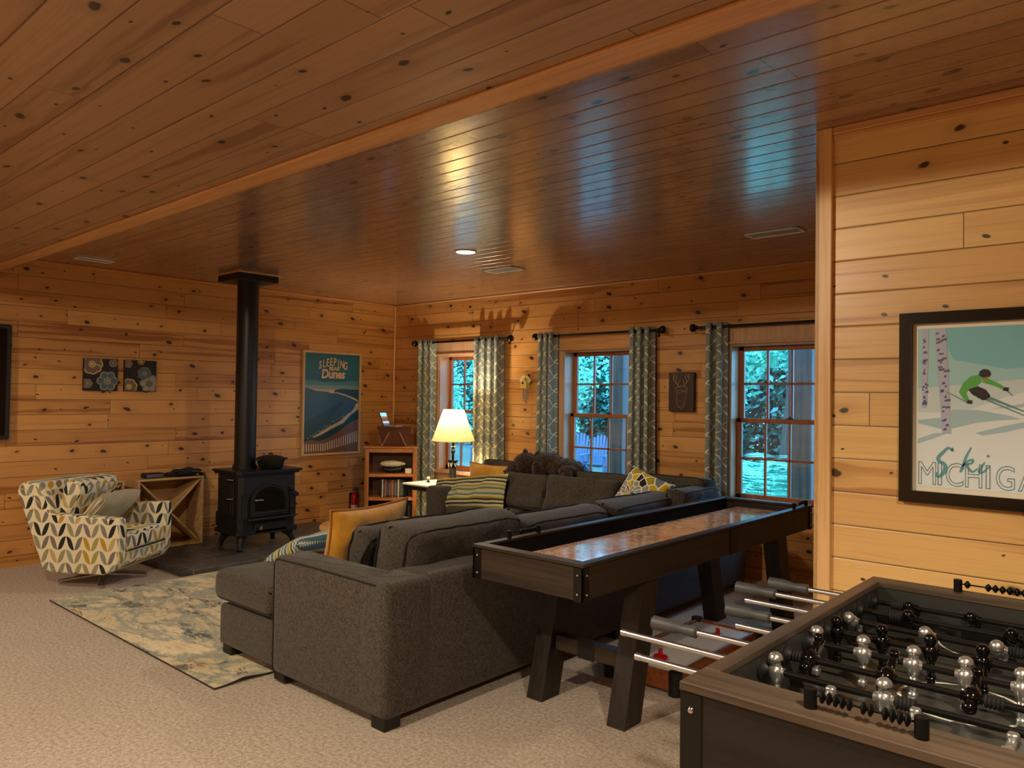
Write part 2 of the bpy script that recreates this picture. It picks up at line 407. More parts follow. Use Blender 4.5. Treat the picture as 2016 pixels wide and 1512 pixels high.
def mk_slate():
    n = NT('slate tile', .42, 0, .5); X = n.sep(n.obj())
    tw, th = .62, .46
    rr = n.m('FLOOR', n.m('DIVIDE', X[0], th)); ux = n.m('DIVIDE', n.m('ADD', X[1], n.m('MULTIPLY', n.m('MODULO', rr, 2.), tw/2)), tw)
    fx = n.m('FRACT', ux); fy = n.m('FRACT', n.m('DIVIDE', X[0], th)); k, kc = n.white(n.comb(rr, n.m('FLOOR', ux), 1.))
    e = n.m('MINIMUM', n.m('MULTIPLY', n.m('MINIMUM', fx, n.m('SUBTRACT', 1., fx)), tw), n.m('MULTIPLY', n.m('MINIMUM', fy, n.m('SUBTRACT', 1., fy)), th))
    s = n.step(e, .003, .006); nz = n.noise(n.obj(), 9, 5, .65, .4)
    c = n.mix(k, hexc(58, 55, 52), hexc(84, 80, 74)); c = n.mix(n.step(nz, .4, .75), c, hexc(104, 98, 90))
    n.color(n.mix(s, hexc(128, 116, 98), c)); n.bump(n.m('ADD', s, n.m('MULTIPLY', nz, .5)), .4, .006); return n.mat
M_slate = mk_slate()

# ================================================================ THE SETTING
g = G(); g.box(XL-.2, 3.2, -3.2, YW+.2, -.1, 0, 0, 0); struct('floor', g, M_carpet)
g = G(); g.box(XL-.2, 3.2, 1.80, YW+.2, H, H+.1, 0, 0); struct('ceiling_far', g, M_ceil)
g = G(); g.box(XL-.2, 3.2, -3.2, 1.80, ZN, H+.1, 0, 0); struct('ceiling', g, M_ceiln)
g = G(); g.box(XL, 3.0, 1.70, 1.812, ZN-.012, ZN, 0, .003); g.box(XL, 3.0, 1.79, 1.812, ZN-.012, H, 0, .003); struct('trim_1', g, M_trimx)
g = G(); g.box(XL-.2, XL, -3.2, YW+.2, 0, H, 0, 0); struct('wall_left', g, M_wall_left)
g = G(); g.box(3.0, 3.2, -3.2, YP, 0, H, 0, 0); struct('wall_right', g, M_wall_left)
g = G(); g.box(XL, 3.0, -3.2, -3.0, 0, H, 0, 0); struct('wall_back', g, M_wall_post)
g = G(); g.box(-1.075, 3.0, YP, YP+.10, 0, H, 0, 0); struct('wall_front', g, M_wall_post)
g = G(); g.box(-1.075, -.97, YP+.10, YW, 0, H, 0, 0); struct('wall_side', g, M_wall_left)
g = G(); g.box(-1.092, -1.03, YP-.022, YP+.02, 0, H, 0, .003); g.box(-1.092, -1.073, YP-.022, YP+.1, 0, H, 0, .003); struct('trim_2', g, M_trim)
g = G(); g.box(-1.03, 3.0, YP-.014, YP, H-.05, H-.028, 0, .004); g.box(-1.03, 3.0, YP-.02, YP, H-.03, H, 0, .004); struct('trim_3', g, M_trimx)
g = G(); g.box(XL, XL+.02, YW-.02, YW, 0, H, 0, .006); struct('trim_4', g, M_trim)
g = G(); g.box(XL, XL+.016, 1.81, YW, H-.02, H, 0, .005); struct('trim_5', g, M_trimy)
g = G(); g.box(XL, -1.08, YW-.016, YW, H-.02, H, 0, .005); struct('trim_6', g, M_trimx)
WIN = [(-6.21, -5.33), (-4.47, -3.57), (-2.77, -1.87)]; Z0, Z1 = .60, 1.865
g = G(); xs = [XL-.2]+[x for p in WIN for x in p]+[-.97]
for i in range(0, len(xs), 2): g.box(xs[i], xs[i+1], YW, YW+.2, 0, H, 0, 0)
for a, b in WIN: g.box(a, b, YW, YW+.2, 0, Z0, 0, 0); g.box(a, b, YW, YW+.2, Z1, H, 0, 0)
struct('wall_window', g, M_wall_win)
for i, (a, b) in enumerate(WIN):
    g = G()                                                      # casing, jambs, stool and apron
    g.box(a-.1, a-.004, YW-.02, YW, Z0-.02, Z1, 0); g.box(b+.004, b+.1, YW-.02, YW, Z0-.02, Z1, 0)
    g.box(a-.1, b+.1, YW-.022, YW, Z1, Z1+.125, 1); g.box(a-.115, b+.115, YW-.04, YW, Z1-.006, Z1+.014, 1); g.box(a-.115, b+.115, YW-.03, YW, Z1+.125, Z1+.138, 1)
    g.box(a-.004, a+.014, YW-.015, YW+.17, Z0, Z1, 0, .002); g.box(b-.014, b+.004, YW-.015, YW+.17, Z0, Z1, 0, .002); g.box(a, b, YW, YW+.17, Z1-.02, Z1, 1, .002)
    g.box(a-.12, b+.12, YW-.05, YW+.17, Z0-.035, Z0, 1); g.box(a-.1, b+.1, YW-.018, YW, Z0-.12, Z0-.035, 1)
    win = g.build('window_%d' % (i+1), [M_casing, M_trimx if i == 1 else M_casing]); win['kind'] = 'structure'
    for nm, z0, z1, y in (('upper_sash', 1.225, Z1-.02, YW+.125), ('lower_sash', Z0, 1.262, YW+.085)):
        s = G(); A, B = a+.014, b-.014
        s.box(A, A+.042, y, y+.034, z0, z1); s.box(B-.042, B, y, y+.034, z0, z1); s.box(A, B, y, y+.034, z1-.036, z1); s.box(A, B, y, y+.034, z0, z0+(.036 if nm[0] == 'u' else .05))
        for k in range(1, 4): xx = A+.042+(B-A-.084)*k/4; s.box(xx-.0085, xx+.0085, y+.004, y+.03, z0+.02, z1-.02, 0, .003)
        zz = (z0+z1)/2+.006; s.box(A+.02, B-.02, y+.004, y+.03, zz-.0085, zz+.0085, 0, .003)
        so = s.build(nm, M_sash, win)
        p = G(); p.box(A+.03, B-.03, y+.015, y+.019, z0+.02, z1-.02, 0, 0); p.build('glass_pane', M_glass, so)
    k = G(); k.box((a+b)/2-.03, (a+b)/2+.03, YW+.088, YW+.115, 1.262, 1.27); k.cyl(((a+b)/2, YW+.1, 1.27), ((a+b)/2+.0, YW+.1, 1.285), .012, .008, 10); k.build('sash_lock', M_black, win)
g = G(); g.box(-30, 15, YW+.2, 40, -.35, -.02, 0, 0); gm = NT('leafy ground', 1); k = gm.noise(gm.obj(), 6, 5, .7); gm.color(gm.ramp(k, [(.35, hexc(60, 70, 60)), (.5, hexc(120, 130, 116)), (.65, hexc(70, 110, 80))])); gm.bump(k, .8, .03)
g2 = struct('ground', g, gm.mat)

# ---------------------------------------------------------------- ceiling fixtures
def can(x, y, z, label):
    t = thing('recessed_light', label, 'ceiling light', (x, y, z), 0, 'recessed ceiling lights')
    g = G(); g.lathe([(.082, -.001), (.082, -.007), (.070, -.009), (.066, -.004), (.066, -.001)], (0, 0, 0), 28); g.build('trim_ring', M_white, t)
    g = G(); g.lathe([(.066, -.004), (.04, -.0065), (.0001, -.0075)], (0, 0, 0), 24); g.build('lens', M_can, t)
can(-3.955, 3.93, H, 'white round recessed light glowing in the pine ceiling, in front of the windows')
def vent(x, y, rz, label, w, d):
    t = thing('ceiling_vent', label, 'vent', (x, y, H), rz)
    g = G(); g.box(-w/2, w/2, -d/2, -d/2+.02, -.01, 0); g.box(-w/2, w/2, d/2-.02, d/2, -.01, 0); g.box(-w/2, -w/2+.02, -d/2, d/2, -.01, 0); g.box(w/2-.02, w/2, -d/2, d/2, -.01, 0); g.build('frame', M_white, t)
    g = G(); k = int((d-.04)/.014)
    for i in range(k): g.box(-w/2+.02, w/2-.02, -d/2+.022+i*.014, -d/2+.031+i*.014, -.007, -.001, 0, 0)
    g.box(-.004, .004, -d/2+.02, d/2-.02, -.008, 0, 0, 0); g.build('louvres', simple('grey louvre', (150, 148, 142), .5), t)
vent(-6.59, 2.34, PI/2, 'small white ceiling vent at far left near the left wall', .28, .13)
vent(-4.26, 4.68, 0, 'pale ceiling vent flush with the boards behind the round recessed light', .34, .17)
vent(-1.95, 4.68, 0, 'white ceiling vent above the window nearest the poster wall', .36, .16)

# ---------------------------------------------------------------- curtains and rods
def mk_curtain():
    n = NT('trellis curtain cloth', .9, 0, .2); X = n.sep(n.uv())
    s = n.m('DIVIDE', X[0], .16); z = n.m('DIVIDE', X[1], .140)
    ww = n.m('MULTIPLY', n.m('SINE', n.m('MULTIPLY', z, 4*PI)), .05)
    ln = None
    for a in (n.m('ADD', n.m('ADD', s, z), ww), n.m('ADD', n.m('SUBTRACT', s, z), ww)):
        d = n.m('ABSOLUTE', n.m('SUBTRACT', n.m('FRACT', a), .5)); k = n.m('SUBTRACT', 1., n.step(d, .022, .05)); ln = k if ln is None else n.m('MAXIMUM', ln, k)
    f = n.noise(n.obj(), 350, 2); base = n.mix(f, hexc(116, 122, 114), hexc(140, 146, 138))
    n.color(n.mix(ln, base, hexc(224, 212, 180))); n.bump(f, .2, .002)
    n.b.inputs['Sheen Weight'].default_value = .3
    return n.mat
M_curtain = mk_curtain()
def curtain(x0, x1, z0, z1, folds, label, seed):
    t = thing('curtain', label, 'curtain', ((x0+x1)/2, YW-.09, 0), 0, 'trellis patterned curtains')
    rnd = random.Random(seed); nu = folds*16; nv = 30; vs = []; uv = []; fs = []; s = 0; px = None; cl = []
    for i in range(nu+1):
        u = i/nu; ph = u*folds*2*PI
        cl.append((u, ph))
    for j in range(nv+1):
        z = z0+(z1-z0)*j/nv; fl = 1-j/nv; s = 0; prev = None
        for u, ph in cl:
            A = .034+.012*math.sin(seed+u*5)+.006*fl*math.sin(z*3+u*9+seed)
            x = (x0+(x1-x0)*u-(x0+x1)/2)*(1+.10*fl)+.012*math.sin(ph*.5+seed)*fl; x += .010*math.sin(2*ph+.5)
            y = A*math.cos(ph+.4*fl*math.sin(seed*2+u*4))
            if j == 0 or True:
                if prev: s += math.hypot(u*(x1-x0)-prev[0], .037*math.cos(ph)-prev[1])
                prev = (u*(x1-x0), .037*math.cos(ph))
            vs.append((x, y, z)); uv.append((s, z))
    for j in range(nv):
        for i in range(nu): a = j*(nu+1)+i; fs.append((a, a+1, a+nu+2, a+nu+1))
    me = bpy.data.meshes.new('cloth'); me.from_pydata(vs, [], fs); me.update(); L = me.uv_layers.new(name='UVMap')
    for p in me.polygons:
        p.use_smooth = True
        for li in p.loop_indices: L.data[li].uv = uv[me.loops[li].vertex_index]
    me.materials.append(M_curtain); o = bpy.data.objects.new('cloth', me); COL.objects.link(o); o.parent = t
    sd = o.modifiers.new('thick', 'SOLIDIFY'); sd.thickness = .003
    for k in range(folds*2):                                        # grommets where the cloth crosses the rod
        ph = PI/2+k*PI; u = ph/(2*PI)/folds; x = x0+(x1-x0)*u-(x0+x1)/2+.010*math.sin(2*ph+.5)
        r = G(); r.tube([(x, .021*math.cos(a), 2.0+.021*math.sin(a)) for a in [2*PI*q/14 for q in range(14)]], .0045, 6, 0, True); r.build('grommet', M_steel, t)
    return t
def rod(x0, x1, label, right=True):
    t = thing('curtain_rod', label, 'curtain rod', ((x0+x1)/2, YW-.09, 2.0), 0, 'black curtain rods'); a = (x1-x0)/2
    g = G(); g.cyl((-a, 0, 0), (a, 0, 0), .0115, n=12); g.build('rod', M_black, t)
    for s in (-1, 1) if right else (-1,):
        g = G(); g.lathe([(.012, 0), (.02, .006), (.014, .014), (.016, .02), (.033, .03), (.035, .048), (.03, .06), (.012, .066), (.0001, .067)], (s*a, 0, 0), 16, 0, (s, 0, 0)); g.build('finial', M_black, t)
        g = G(); g.cyl((s*(a-.045), 0, 0), (s*(a-.045), .09, -.0), .006, n=8); g.box(s*(a-.045)-.01, s*(a-.045)+.01, .084, .09, -.05, .03); g.build('bracket', M_black, t)
rod(-6.50, -5.13, 'black curtain rod over the window behind the table lamp')
rod(-4.72, -3.39, 'black curtain rod over the middle window of the far wall')
rod(-3.02, -1.5, 'black curtain rod over the right window, running behind the poster wall')
curtain(-6.47, -6.22, .02, 2.035, 3, 'trellis curtain left of the window behind the lamp, beside the corner bookcase', 1.0)
curtain(-5.60, -5.22, .02, 2.035, 4, 'wide trellis curtain right of the lamp, behind the yellow pillow', 2.0)
curtain(-4.73, -4.52, .02, 2.035, 3, 'narrow trellis curtain at the left side of the middle window', 3.3)
curtain(-3.69, -3.45, .02, 2.035, 3, 'trellis curtain at the right side of the middle window, left of the deer plaque', 4.1)
curtain(-2.96, -2.77, .02, 2.035, 2, 'trellis curtain left of the window nearest the poster wall', 5.7)

# ================================================================ OUTSIDE
g = G(); g.box(-12, 3, YW+.2, 7.7, 3.2, 3.3, 0, 0); g.box(-12, 3, 7.5, 7.7, 3.0, 3.2, 0, 0); struct('ceiling_porch', g, M_trimx)
M_post = grain('weathered porch post', (120, 108, 104), (92, 84, 86), 2, .8, .5)
for i, (x, l) in enumerate(((-4.62, 'square weathered porch post outside the middle window'), (-2.66, 'square weathered porch post outside the right window'))):
    g = G(); g.box(-.11 if i else -.09, .11 if i else .09, -.1, .1, -.02, 3.2, 0, .008)
    o = g.build('porch_post', M_post); o.location = (x+(.03 if i else 0), 7.0, 0); tag(o, l, 'post', 'porch posts')
M_leaf = []
for i, (a, b) in enumerate((((100, 195, 165), (170, 245, 220)), ((80, 170, 150), (145, 228, 200)), ((40, 92, 84), (84, 148, 128)))):
    n = NT('leaf %d' % i, .45, 0, .4); k, c = n.white(n.node('ShaderNodeNewGeometry').outputs['Position']); k = n.noise(n.obj(), 5, 3)
    n.color(n.mix(n.step(k, .35, .65), hexc(*a), hexc(*b))); n.b.inputs['Transmission Weight'].default_value = 0; M_leaf.append(n.mat)
M_bark = grain('bark', (92, 80, 70), (60, 52, 46), 2, .95, .5)
def leaves(g, rnd, c, rx, ry, rz, n, size, mi=0):
    for _ in range(n):
        a, b = rnd.uniform(0, 2*PI), math.acos(rnd.uniform(-1, 1)); r = rnd.uniform(.62, 1.)
        p = Vector((c[0]+rx*r*math.sin(b)*math.cos(a), c[1]+ry*r*math.sin(b)*math.sin(a), c[2]+rz*r*math.cos(b)))
        d = Vector((rnd.gauss(0, 1), rnd.gauss(0, 1)-.5, rnd.gauss(0, .5)-.25)).normalized(); u = d.orthogonal().normalized(); s = size*rnd.uniform(.6, 1.3)
        g.add([p, p+d*s*.45+u*s*.3+Vector((0, 0, .01)), p+d*s, p+d*s*.45-u*s*.3+Vector((0, 0, .01))], [(0, 1, 2), (0, 2, 3)], mi)
def tree(x, y, r, zc, rz, n, kind, label, seed, group, size=.14):
    rnd = random.Random(seed); t = thing('leafy_tree', label, 'tree', (x, y, -.02), 0, group)
    g = G(); 
    for k in range(5): leaves(g, rnd, (rnd.uniform(-.5, .5)*r, rnd.uniform(-.3, .3)*r, zc+rnd.uniform(-.4, .4)*rz), r*.7, r*.6, rz*.65, n//5, size)
    g.build('crown', M_leaf[kind], t)
    g = G(); pts = [(0, 0, 0), (.05, 0, zc*.5), (-.03, .05, zc), (.1, 0, zc+rz*.6)]; g.tube(pts, [.11, .09, .06, .02], 8)
    for k in range(6): z = zc-rz*.5+k*.3; g.tube([(0, 0, z), (rnd.uniform(-1, 1)*r*.6, rnd.uniform(-1, 1)*r*.4, z+.5)], [.03, .008], 5)
    g.build('trunk', M_bark, t)
GT = 'leafy trees beyond the patio'
for i, (x, y, r, zc, rz, n, kd, lb) in enumerate([
    (-13.6, 12.6, .95, 1.6, 1.5, 3200, 0, 'bright leafy tree outside, at the left of the window behind the lamp'),
    (-11.7, 12.7, .95, 1.5, 1.5, 3200, 1, 'leafy tree outside, at the right part of the window behind the lamp'),
    (-9.8, 12.6, .95, 1.6, 1.5, 3400, 0, 'leafy tree outside, filling the left panes of the middle window'),
    (-7.9, 12.8, .95, 1.6, 1.5, 3400, 1, 'leafy tree outside, filling the centre panes of the middle window'),
    (-5.0, 10.2, .80, 2.0, .80, 4200, 0, 'overhanging leafy branches in the upper left panes of the right window'),
    (-3.55, 10.3, .66, 2.0, .75, 3600, 1, 'overhanging leafy tree beside the post in the right window'),
]): tree(x, y, r, zc, rz, n, kd, lb, 10+i, GT, .10)
rnd = random.Random(77); g = G()
for k in range(16): leaves(g, rnd, (-22+k*1.35, 16.2+rnd.uniform(-.4, .4), 1.9+rnd.uniform(-.5, .6)), 1.5, .8, 2.4, 7000, .17)
tag(g.build('woodland', M_leaf[2]), 'dark dense woodland far behind the patio trees, seen through the windows', 'woods', None, 'stuff')
for i, (x, lb) in enumerate(((-6.9, 'tree trunk in the woods at the left of the right window'), (-5.6, 'tree trunk in the woods at the centre of the right window'), (-11.6, 'tree trunk in the woods behind the middle window'))):
    g = G(); g.tube([(0, 0, 0), (.1, 0, 1.5), (.05, 0, 3.8)], [.22, .16, .12], 10); o = g.build('tree_trunk', M_bark); o.location = (x, 14.2, -.02); tag(o, lb, 'tree trunk', 'trunks in the woods')
def fern(x, y, s, label, seed):
    rnd = random.Random(seed); t = thing('fern', label, 'fern', (x, y, -.02), 0, 'ferns below the windows'); g = G()
    for k in range(16):
        a = k*2*PI/16+rnd.uniform(-.2, .2); L = s*rnd.uniform(.8, 1.2); pts = []
        for i in range(9): q = i/8; pts.append(Vector((math.cos(a)*L*q*.8, math.sin(a)*L*q*.8, L*(1.9*q-1.35*q*q)*rnd.uniform(.97, 1.03))))
        g.tube(pts, .006, 4)
        for i in range(1, 9):
            d = (pts[i]-pts[i-1]).normalized(); sd = d.cross(Vector((0, 0, 1))).normalized(); ww = L*.26*math.sin(PI*(i/8*.8+.15))
            for sg in (-1, 1):
                for hh in (0, .5):
                    p = pts[i-1].lerp(pts[i], hh); g.add([p, p+sd*sg*ww+d*ww*.35-Vector((0, 0, ww*.15)), p+d*.035], [(0, 1, 2)])
    g.build('fronds', M_leaf[0], t)
for i, (x, y, s, lb) in enumerate([(-4.35, 8.3, .95, 'lush fern at the lower left pane of the right window'), (-3.45, 8.2, .95, 'lush fern in the lower middle pane of the right window'), (-2.6, 8.6, .9, 'fern hidden partly by the porch post of the right window'), (-3.95, 9.6, 1.0, 'fern behind the two front ferns below the right window'), (-5.65, 8.4, .55, 'arching fern beside the post of the middle window')]): fern(x, y, s, lb, 70+i)
M_adir = simple('blue grey painted wood', (84, 96, 124), .6)
def adirondack(x, y, rz, label):
    t = thing('patio_chair', label, 'patio chair', (x, y, -.02), rz, 'fan backed patio chairs')
    t.scale = (.62, .62, .78)
    g = G()
    for k in range(7): a = (k-3)/3; h = .72-.13*a*a; g.slant((a*.2, .22, .28), (a*.3, .46, .28+h), .075, .02, 0, Vector((0, 1, 0)))
    g.build('backrest', M_adir, t)
    g = G()
    for k in range(6): g.box(-.27, .27, -.30+k*.092, -.22+k*.092, .36-k*.016, .38-k*.016)
    g.build('seat', M_adir, t)
    for s in (-1, 1):
        g = G(); g.box(s*.37-.07, s*.37+.07, -.38, .34, .55, .572); g.build('armrest', M_adir, t)
        g = G(); g.box(s*.31-.02, s*.31+.02, -.34, -.25, 0, .55); g.build('leg', M_adir, t)
        g = G(); g.slant((s*.29, .42, .02), (s*.29, -.3, .36), .03, .1); g.build('leg', M_adir, t)
for x, y, rz, lb in ((-8.35, 11.3, .5, 'blue-grey fan-backed patio chair seen at the left in the middle window'), (-7.75, 11.0, .3, 'blue-grey fan-backed patio chair in the centre of the middle window'), (-10.4, 10.9, .5, 'blue-grey patio chair seen under the lamp shade through the left window')): adirondack(x, y, rz, lb)
M_rock = simple('pale field stone', (150, 150, 146), .9, 0, .3, .8, 12, .25)
for i in range(9):
    rnd = random.Random(200+i); x = -8.3+i*.3; y = 10.3+rnd.uniform(-.06, .06); r = rnd.uniform(.12, .15)
    g = G(); g.ball((0, 0, 0), r*1.25, r, r*.8, 12)
    g.v = [v*(1+.25*mnoise.noise(v*9+Vector((i, 0, 0)))) for v in g.v]
    o = g.build('patio_rock', M_rock); o.location = (x, y, r*.35); tag(o, ['leftmost','second','third','fourth','middle','sixth','seventh','eighth','rightmost'][i]+' pale rock of the row edging the patio, low in the middle window', 'rock', 'rocks edging the patio')

# ================================================================ SOFA
M_sofa = weave('dark grey tweed', (34, 30, 26), (92, 83, 72), 380)
M_pipe = simple('dark piping', (22, 20, 18), .9)
M_foot = simple('dark sofa foot', (18, 14, 12), .5)
sofa = thing('sectional_sofa', 'large dark grey tweed L-shaped sectional sofa with a chaise end', 'sofa', (-3.4, 3.7, 0))
def rect(x0, x1, y0, y1): return [(x0, y0), (x1, y0), (x1, y1), (x0, y1)]
def spart(name, fn, mat=M_sofa, parent=None):
    g = G(); fn(g); return g.build(name, mat, parent or sofa, True)
def piping(g, poly, z, r=.005, d=.0):
    g.tube([(x, y, z) for x, y in poly], r, 6, 0, True)
spart('chaise_base', lambda g: g.slab(rect(-3.90, -2.66, 2.05, 2.98), .06, .275, .02))
arm = spart('armrest', lambda g: (g.slab(rect(-3.35, -2.62, 2.03, 2.24), .045, .615, .035), g.slab(rect(-2.72, -2.48, 2.031, 2.30), .046, .614, .035)))
spart('piping', lambda g: g.tube([(-3.335, 2.033, .06), (-3.335, 2.034, .57), (-3.325, 2.036, .596), (-3.30, 2.038, .600), (-3.0, 2.038, .604), (-2.56, 2.038, .600)], .005, 6), M_pipe, arm)
spart('back_frame', lambda g: (g.slab(rect(-2.72, -2.48, 2.25, 5.50), .046, .62, .04),))
spart('back_frame', lambda g: (g.slab(rect(-5.12, -2.60, 5.30, 5.50), .046, .64, .04),))
spart('armrest', lambda g: g.slab(rect(-5.15, -4.94, 4.64, 5.46), .046, .60, .045))
spart('seat_base', lambda g: g.slab(rect(-3.46, -2.70, 2.98, 4.66), .06, .275, .02))
spart('seat_base', lambda g: g.slab(rect(-4.95, -2.70, 4.66, 5.32), .06, .275, .02))
c = spart('chaise_cushion', lambda g: g.slab([(-3.96, 2.035), (-3.37, 2.035), (-3.37, 2.25), (-2.74, 2.25), (-2.74, 3.02), (-3.96, 3.02)], .285, .455, .055, 5, 0, .012))
spart('piping', lambda g: (g.tube([(-3.385, 2.046, .418), (-3.90, 2.044, .420), (-3.948, 2.09, .420), (-3.949, 2.97, .420)], .005, 6), g.tube([(-3.385, 2.047, .312), (-3.90, 2.045, .312), (-3.948, 2.09, .312), (-3.949, 2.97, .312)], .005, 6)), M_pipe, c)
for y0, y1 in ((3.04, 3.84), (3.86, 4.66)): spart('seat_cushion', lambda g: g.slab(rect(-3.50, -2.74, y0, y1), .285, .45, .05, 5, 0, .015))
for x0, x1 in ((-4.93, -4.20), (-4.18, -3.45), (-3.43, -2.74)): spart('seat_cushion', lambda g: g.slab(rect(x0, x1, 4.68, 5.28), .285, .45, .05, 5, 0, .015))
def bcush(c, w, h, t, yaw, lean, seed, wr=.012):
    R = Matrix.Rotation(yaw, 3, 'Z') @ Matrix.Rotation(lean, 3, 'X')
    g = G(); lp = g.pillow(c, w, h, t, R, 0, 20, wr, .03, seed, 1)
    o = g.build('back_cushion', M_sofa, sofa, True)
    g = G()
    for sd in (-1, 1):
        pts = []
        for k in range(40):
            a = 2*PI*k/40; ca, sa = math.cos(a), math.sin(a); q = (abs(ca)**8+abs(sa)**8)**(-1/8); u, v = ca*q*.955, sa*q*.955
            th = ((1-abs(u)**10)*(1-abs(v)**10))**.32; x = u*w/2*(1-.03*(1-v*v)); z = v*h/2*(1-.03*(1-u*u))
            y = sd*t/2*th; y += mnoise.noise(Vector((x*6+seed*5, sd*3+seed, z*6)))*wr*2.2*th+mnoise.noise(Vector((x*14+seed*3, sd, z*14+seed)))*wr*1.3*th
            pts.append(Vector(c)+R @ Vector((x, y, z)))
        g.tube(pts, .005, 6, 0, True)
    g.build('piping', M_pipe, o, True)
# back cushions along the game table side (face -x), then along the windows (face -y)
bcush((-2.79, 2.69, .615), .84, .37, .27, PI/2, .16, 1.)
bcush((-2.82, 3.56, .575), .88, .32, .22, PI/2, .20, 2.)
bcush((-2.82, 4.45, .575), .86, .33, .24, PI/2, .20, 3.)
bcush((-3.06, 2.60, .60), .64, .32, .16, PI/2, .42, 4.)
bcush((-4.50, 5.19, .64), .84, .38, .20, 0, -.20, 5.)
bcush((-3.66, 5.19, .62), .84, .36, .20, 0, -.20, 6.)
bcush((-2.92, 5.17, .63), .62, .40, .22, 0, -.16, 7.)
bcush((-2.68, 4.98, .60), .50, .36, .2, PI/2, .1, 8.)
for x, y in ((-2.54, 2.09), (-3.84, 2.11), (-3.3, 2.09), (-2.54, 5.44), (-5.08, 4.7), (-5.08, 5.4), (-3.84, 2.92), (-3.4, 4.55), (-2.54, 3.8)):
    spart('foot', lambda g: g.box(x-.045, x+.045, y-.045, y+.045, 0.012 if x < -3.2 else .001, .062), M_foot)
def pill(name, label, mat, c, w, h, t, yaw, lean, seed, wr=.008, pinch=.08, pmat=None, roll=0., group=None, uvs=False, squash=None):
    R = Matrix.Rotation(yaw, 3, 'Z') @ Matrix.Rotation(lean, 3, 'X') @ Matrix.Rotation(roll, 3, 'Y')
    t0 = thing(name, label, 'pillow', c, 0, group)
    g = G(); lp = g.pillow((0, 0, 0), w, h, t, Matrix.Identity(3), 0, 22, wr, pinch, seed)
    if squash:
        g.v = [squash(v) for v in g.v]; lp = [squash(v) for v in lp]
    o = g.build('cover', mat, t0); me = o.data
    L = me.uv_layers.new(name='UVMap')
    for p in me.polygons:
        for li in p.loop_indices: v = me.vertices[me.loops[li].vertex_index].co; L.data[li].uv = (v.x, v.z)
    M4 = R.to_4x4(); me.transform(M4)
    if pmat: g = G(); g.tube([R @ p for p in lp], .007, 6, 0, True); g.build('piping', pmat, t0)
    return t0
bc = thing('loose_cushion', 'grey tweed loose cushion leaning at the sofa back directly below the brown toy bear', 'cushion', (-4.23, 4.98, .60))
g = G(); g.pillow((0, 0, 0), .50, .32, .15, Matrix.Rotation(-.35, 3, 'X'), 0, 18, .01, .03, 11., 1); g.build('cover', M_sofa, bc)
bc = thing('loose_cushion', 'wide grey tweed loose cushion leaning at the sofa back, right of the toy bear', 'cushion', (-3.64, 4.98, .61))
g = G(); g.pillow((0, 0, 0), .74, .32, .15, Matrix.Rotation(-.35, 3, 'X'), 0, 18, .012, .03, 12., 1); g.build('cover', M_sofa, bc)
M_yel = NT('mustard velvet', .75, 0, .3); k = M_yel.noise(M_yel.obj(), 7, 4, .6); M_yel.color(M_yel.mix(M_yel.step(k, .35, .7), hexc(186, 126, 22), hexc(214, 156, 44))); M_yel.b.inputs['Sheen Weight'].default_value = .5; M_yel = M_yel.mat
M_yelp = simple('mustard velvet edge', (170, 104, 34), .8)
def mk_stripe(name, cols, per):
    n = NT(name, .95, 0, .15); X = n.sep(n.uv())
    zig = n.m('MULTIPLY', n.m('ABSOLUTE', n.m('SUBTRACT', n.m('FRACT', n.m('MULTIPLY', X[0], 62.)), .5)), .012)
    f = n.m('FRACT', n.m('DIVIDE', n.m('ADD', X[1], zig), per)); c = n.ramp(f, [(i/len(cols), hexc(*q)) for i, q in enumerate(cols)], 'CONSTANT')
    k = n.noise(n.obj(), 300, 2); n.color(n.mix(n.m('MULTIPLY', k, .4), c, hexc(90, 84, 70))); n.bump(k, .5, .003); return n.mat
CS = [(196, 184, 140), (88, 122, 112), (196, 184, 140), (164, 146, 52), (214, 204, 168), (40, 46, 44), (206, 196, 156), (38, 44, 42), (168, 150, 60), (206, 196, 150), (86, 124, 118), (190, 180, 130)]
M_str = mk_stripe('zigzag stripe knit', CS, .19)
M_str2 = mk_stripe('blue yellow zigzag stripe knit', [(120, 150, 156), (206, 206, 190), (70, 104, 118), (196, 200, 186), (190, 168, 60), (206, 198, 130), (60, 92, 104), (208, 208, 196)], .14)
def mk_geo():
    n = NT('grey yellow geometric print', .85, 0, .2); X = n.sep(n.uv()); x, z = n.m('ADD', X[0], .07), n.m('ADD', X[1], .03)
    a = n.m('ARCTAN2', z, x); r = n.m('SQRT', n.m('ADD', n.m('MULTIPLY', x, x), n.m('MULTIPLY', z, z)))
    v = n.node('ShaderNodeTexVoronoi', {'feature': 'DISTANCE_TO_EDGE', 'voronoi_dimensions': '2D'}, Scale=17., Randomness=.8); n.put(v.inputs['Vector'], n.comb(n.m('MULTIPLY', a, .15), r, 0.))
    v2 = n.node('ShaderNodeTexVoronoi', {'voronoi_dimensions': '2D'}, Scale=17., Randomness=.8); n.put(v2.inputs['Vector'], n.comb(n.m('MULTIPLY', a, .15), r, 0.))
    s = n.sep(v2.outputs['Color']); base = n.ramp(s[0], [(0, hexc(120, 124, 132)), (.3, hexc(206, 170, 30)), (.5, hexc(150, 150, 146)), (.7, hexc(170, 150, 40)), (.85, hexc(40, 36, 40))], 'CONSTANT')
    ln = n.m('SUBTRACT', 1., n.step(v.outputs['Distance'], .05, .09)); n.color(n.mix(ln, base, hexc(236, 230, 206))); return n.mat
M_geo = mk_geo()
pill('throw_pillow', 'mustard velvet pillow with piped edge standing on the chaise, behind the near armrest', M_yel, (-3.27, 2.53, .635), .56, .40, .15, PI/2+.12, .22, 21., .012, .1, M_yelp, -.02, 'mustard throw pillows')
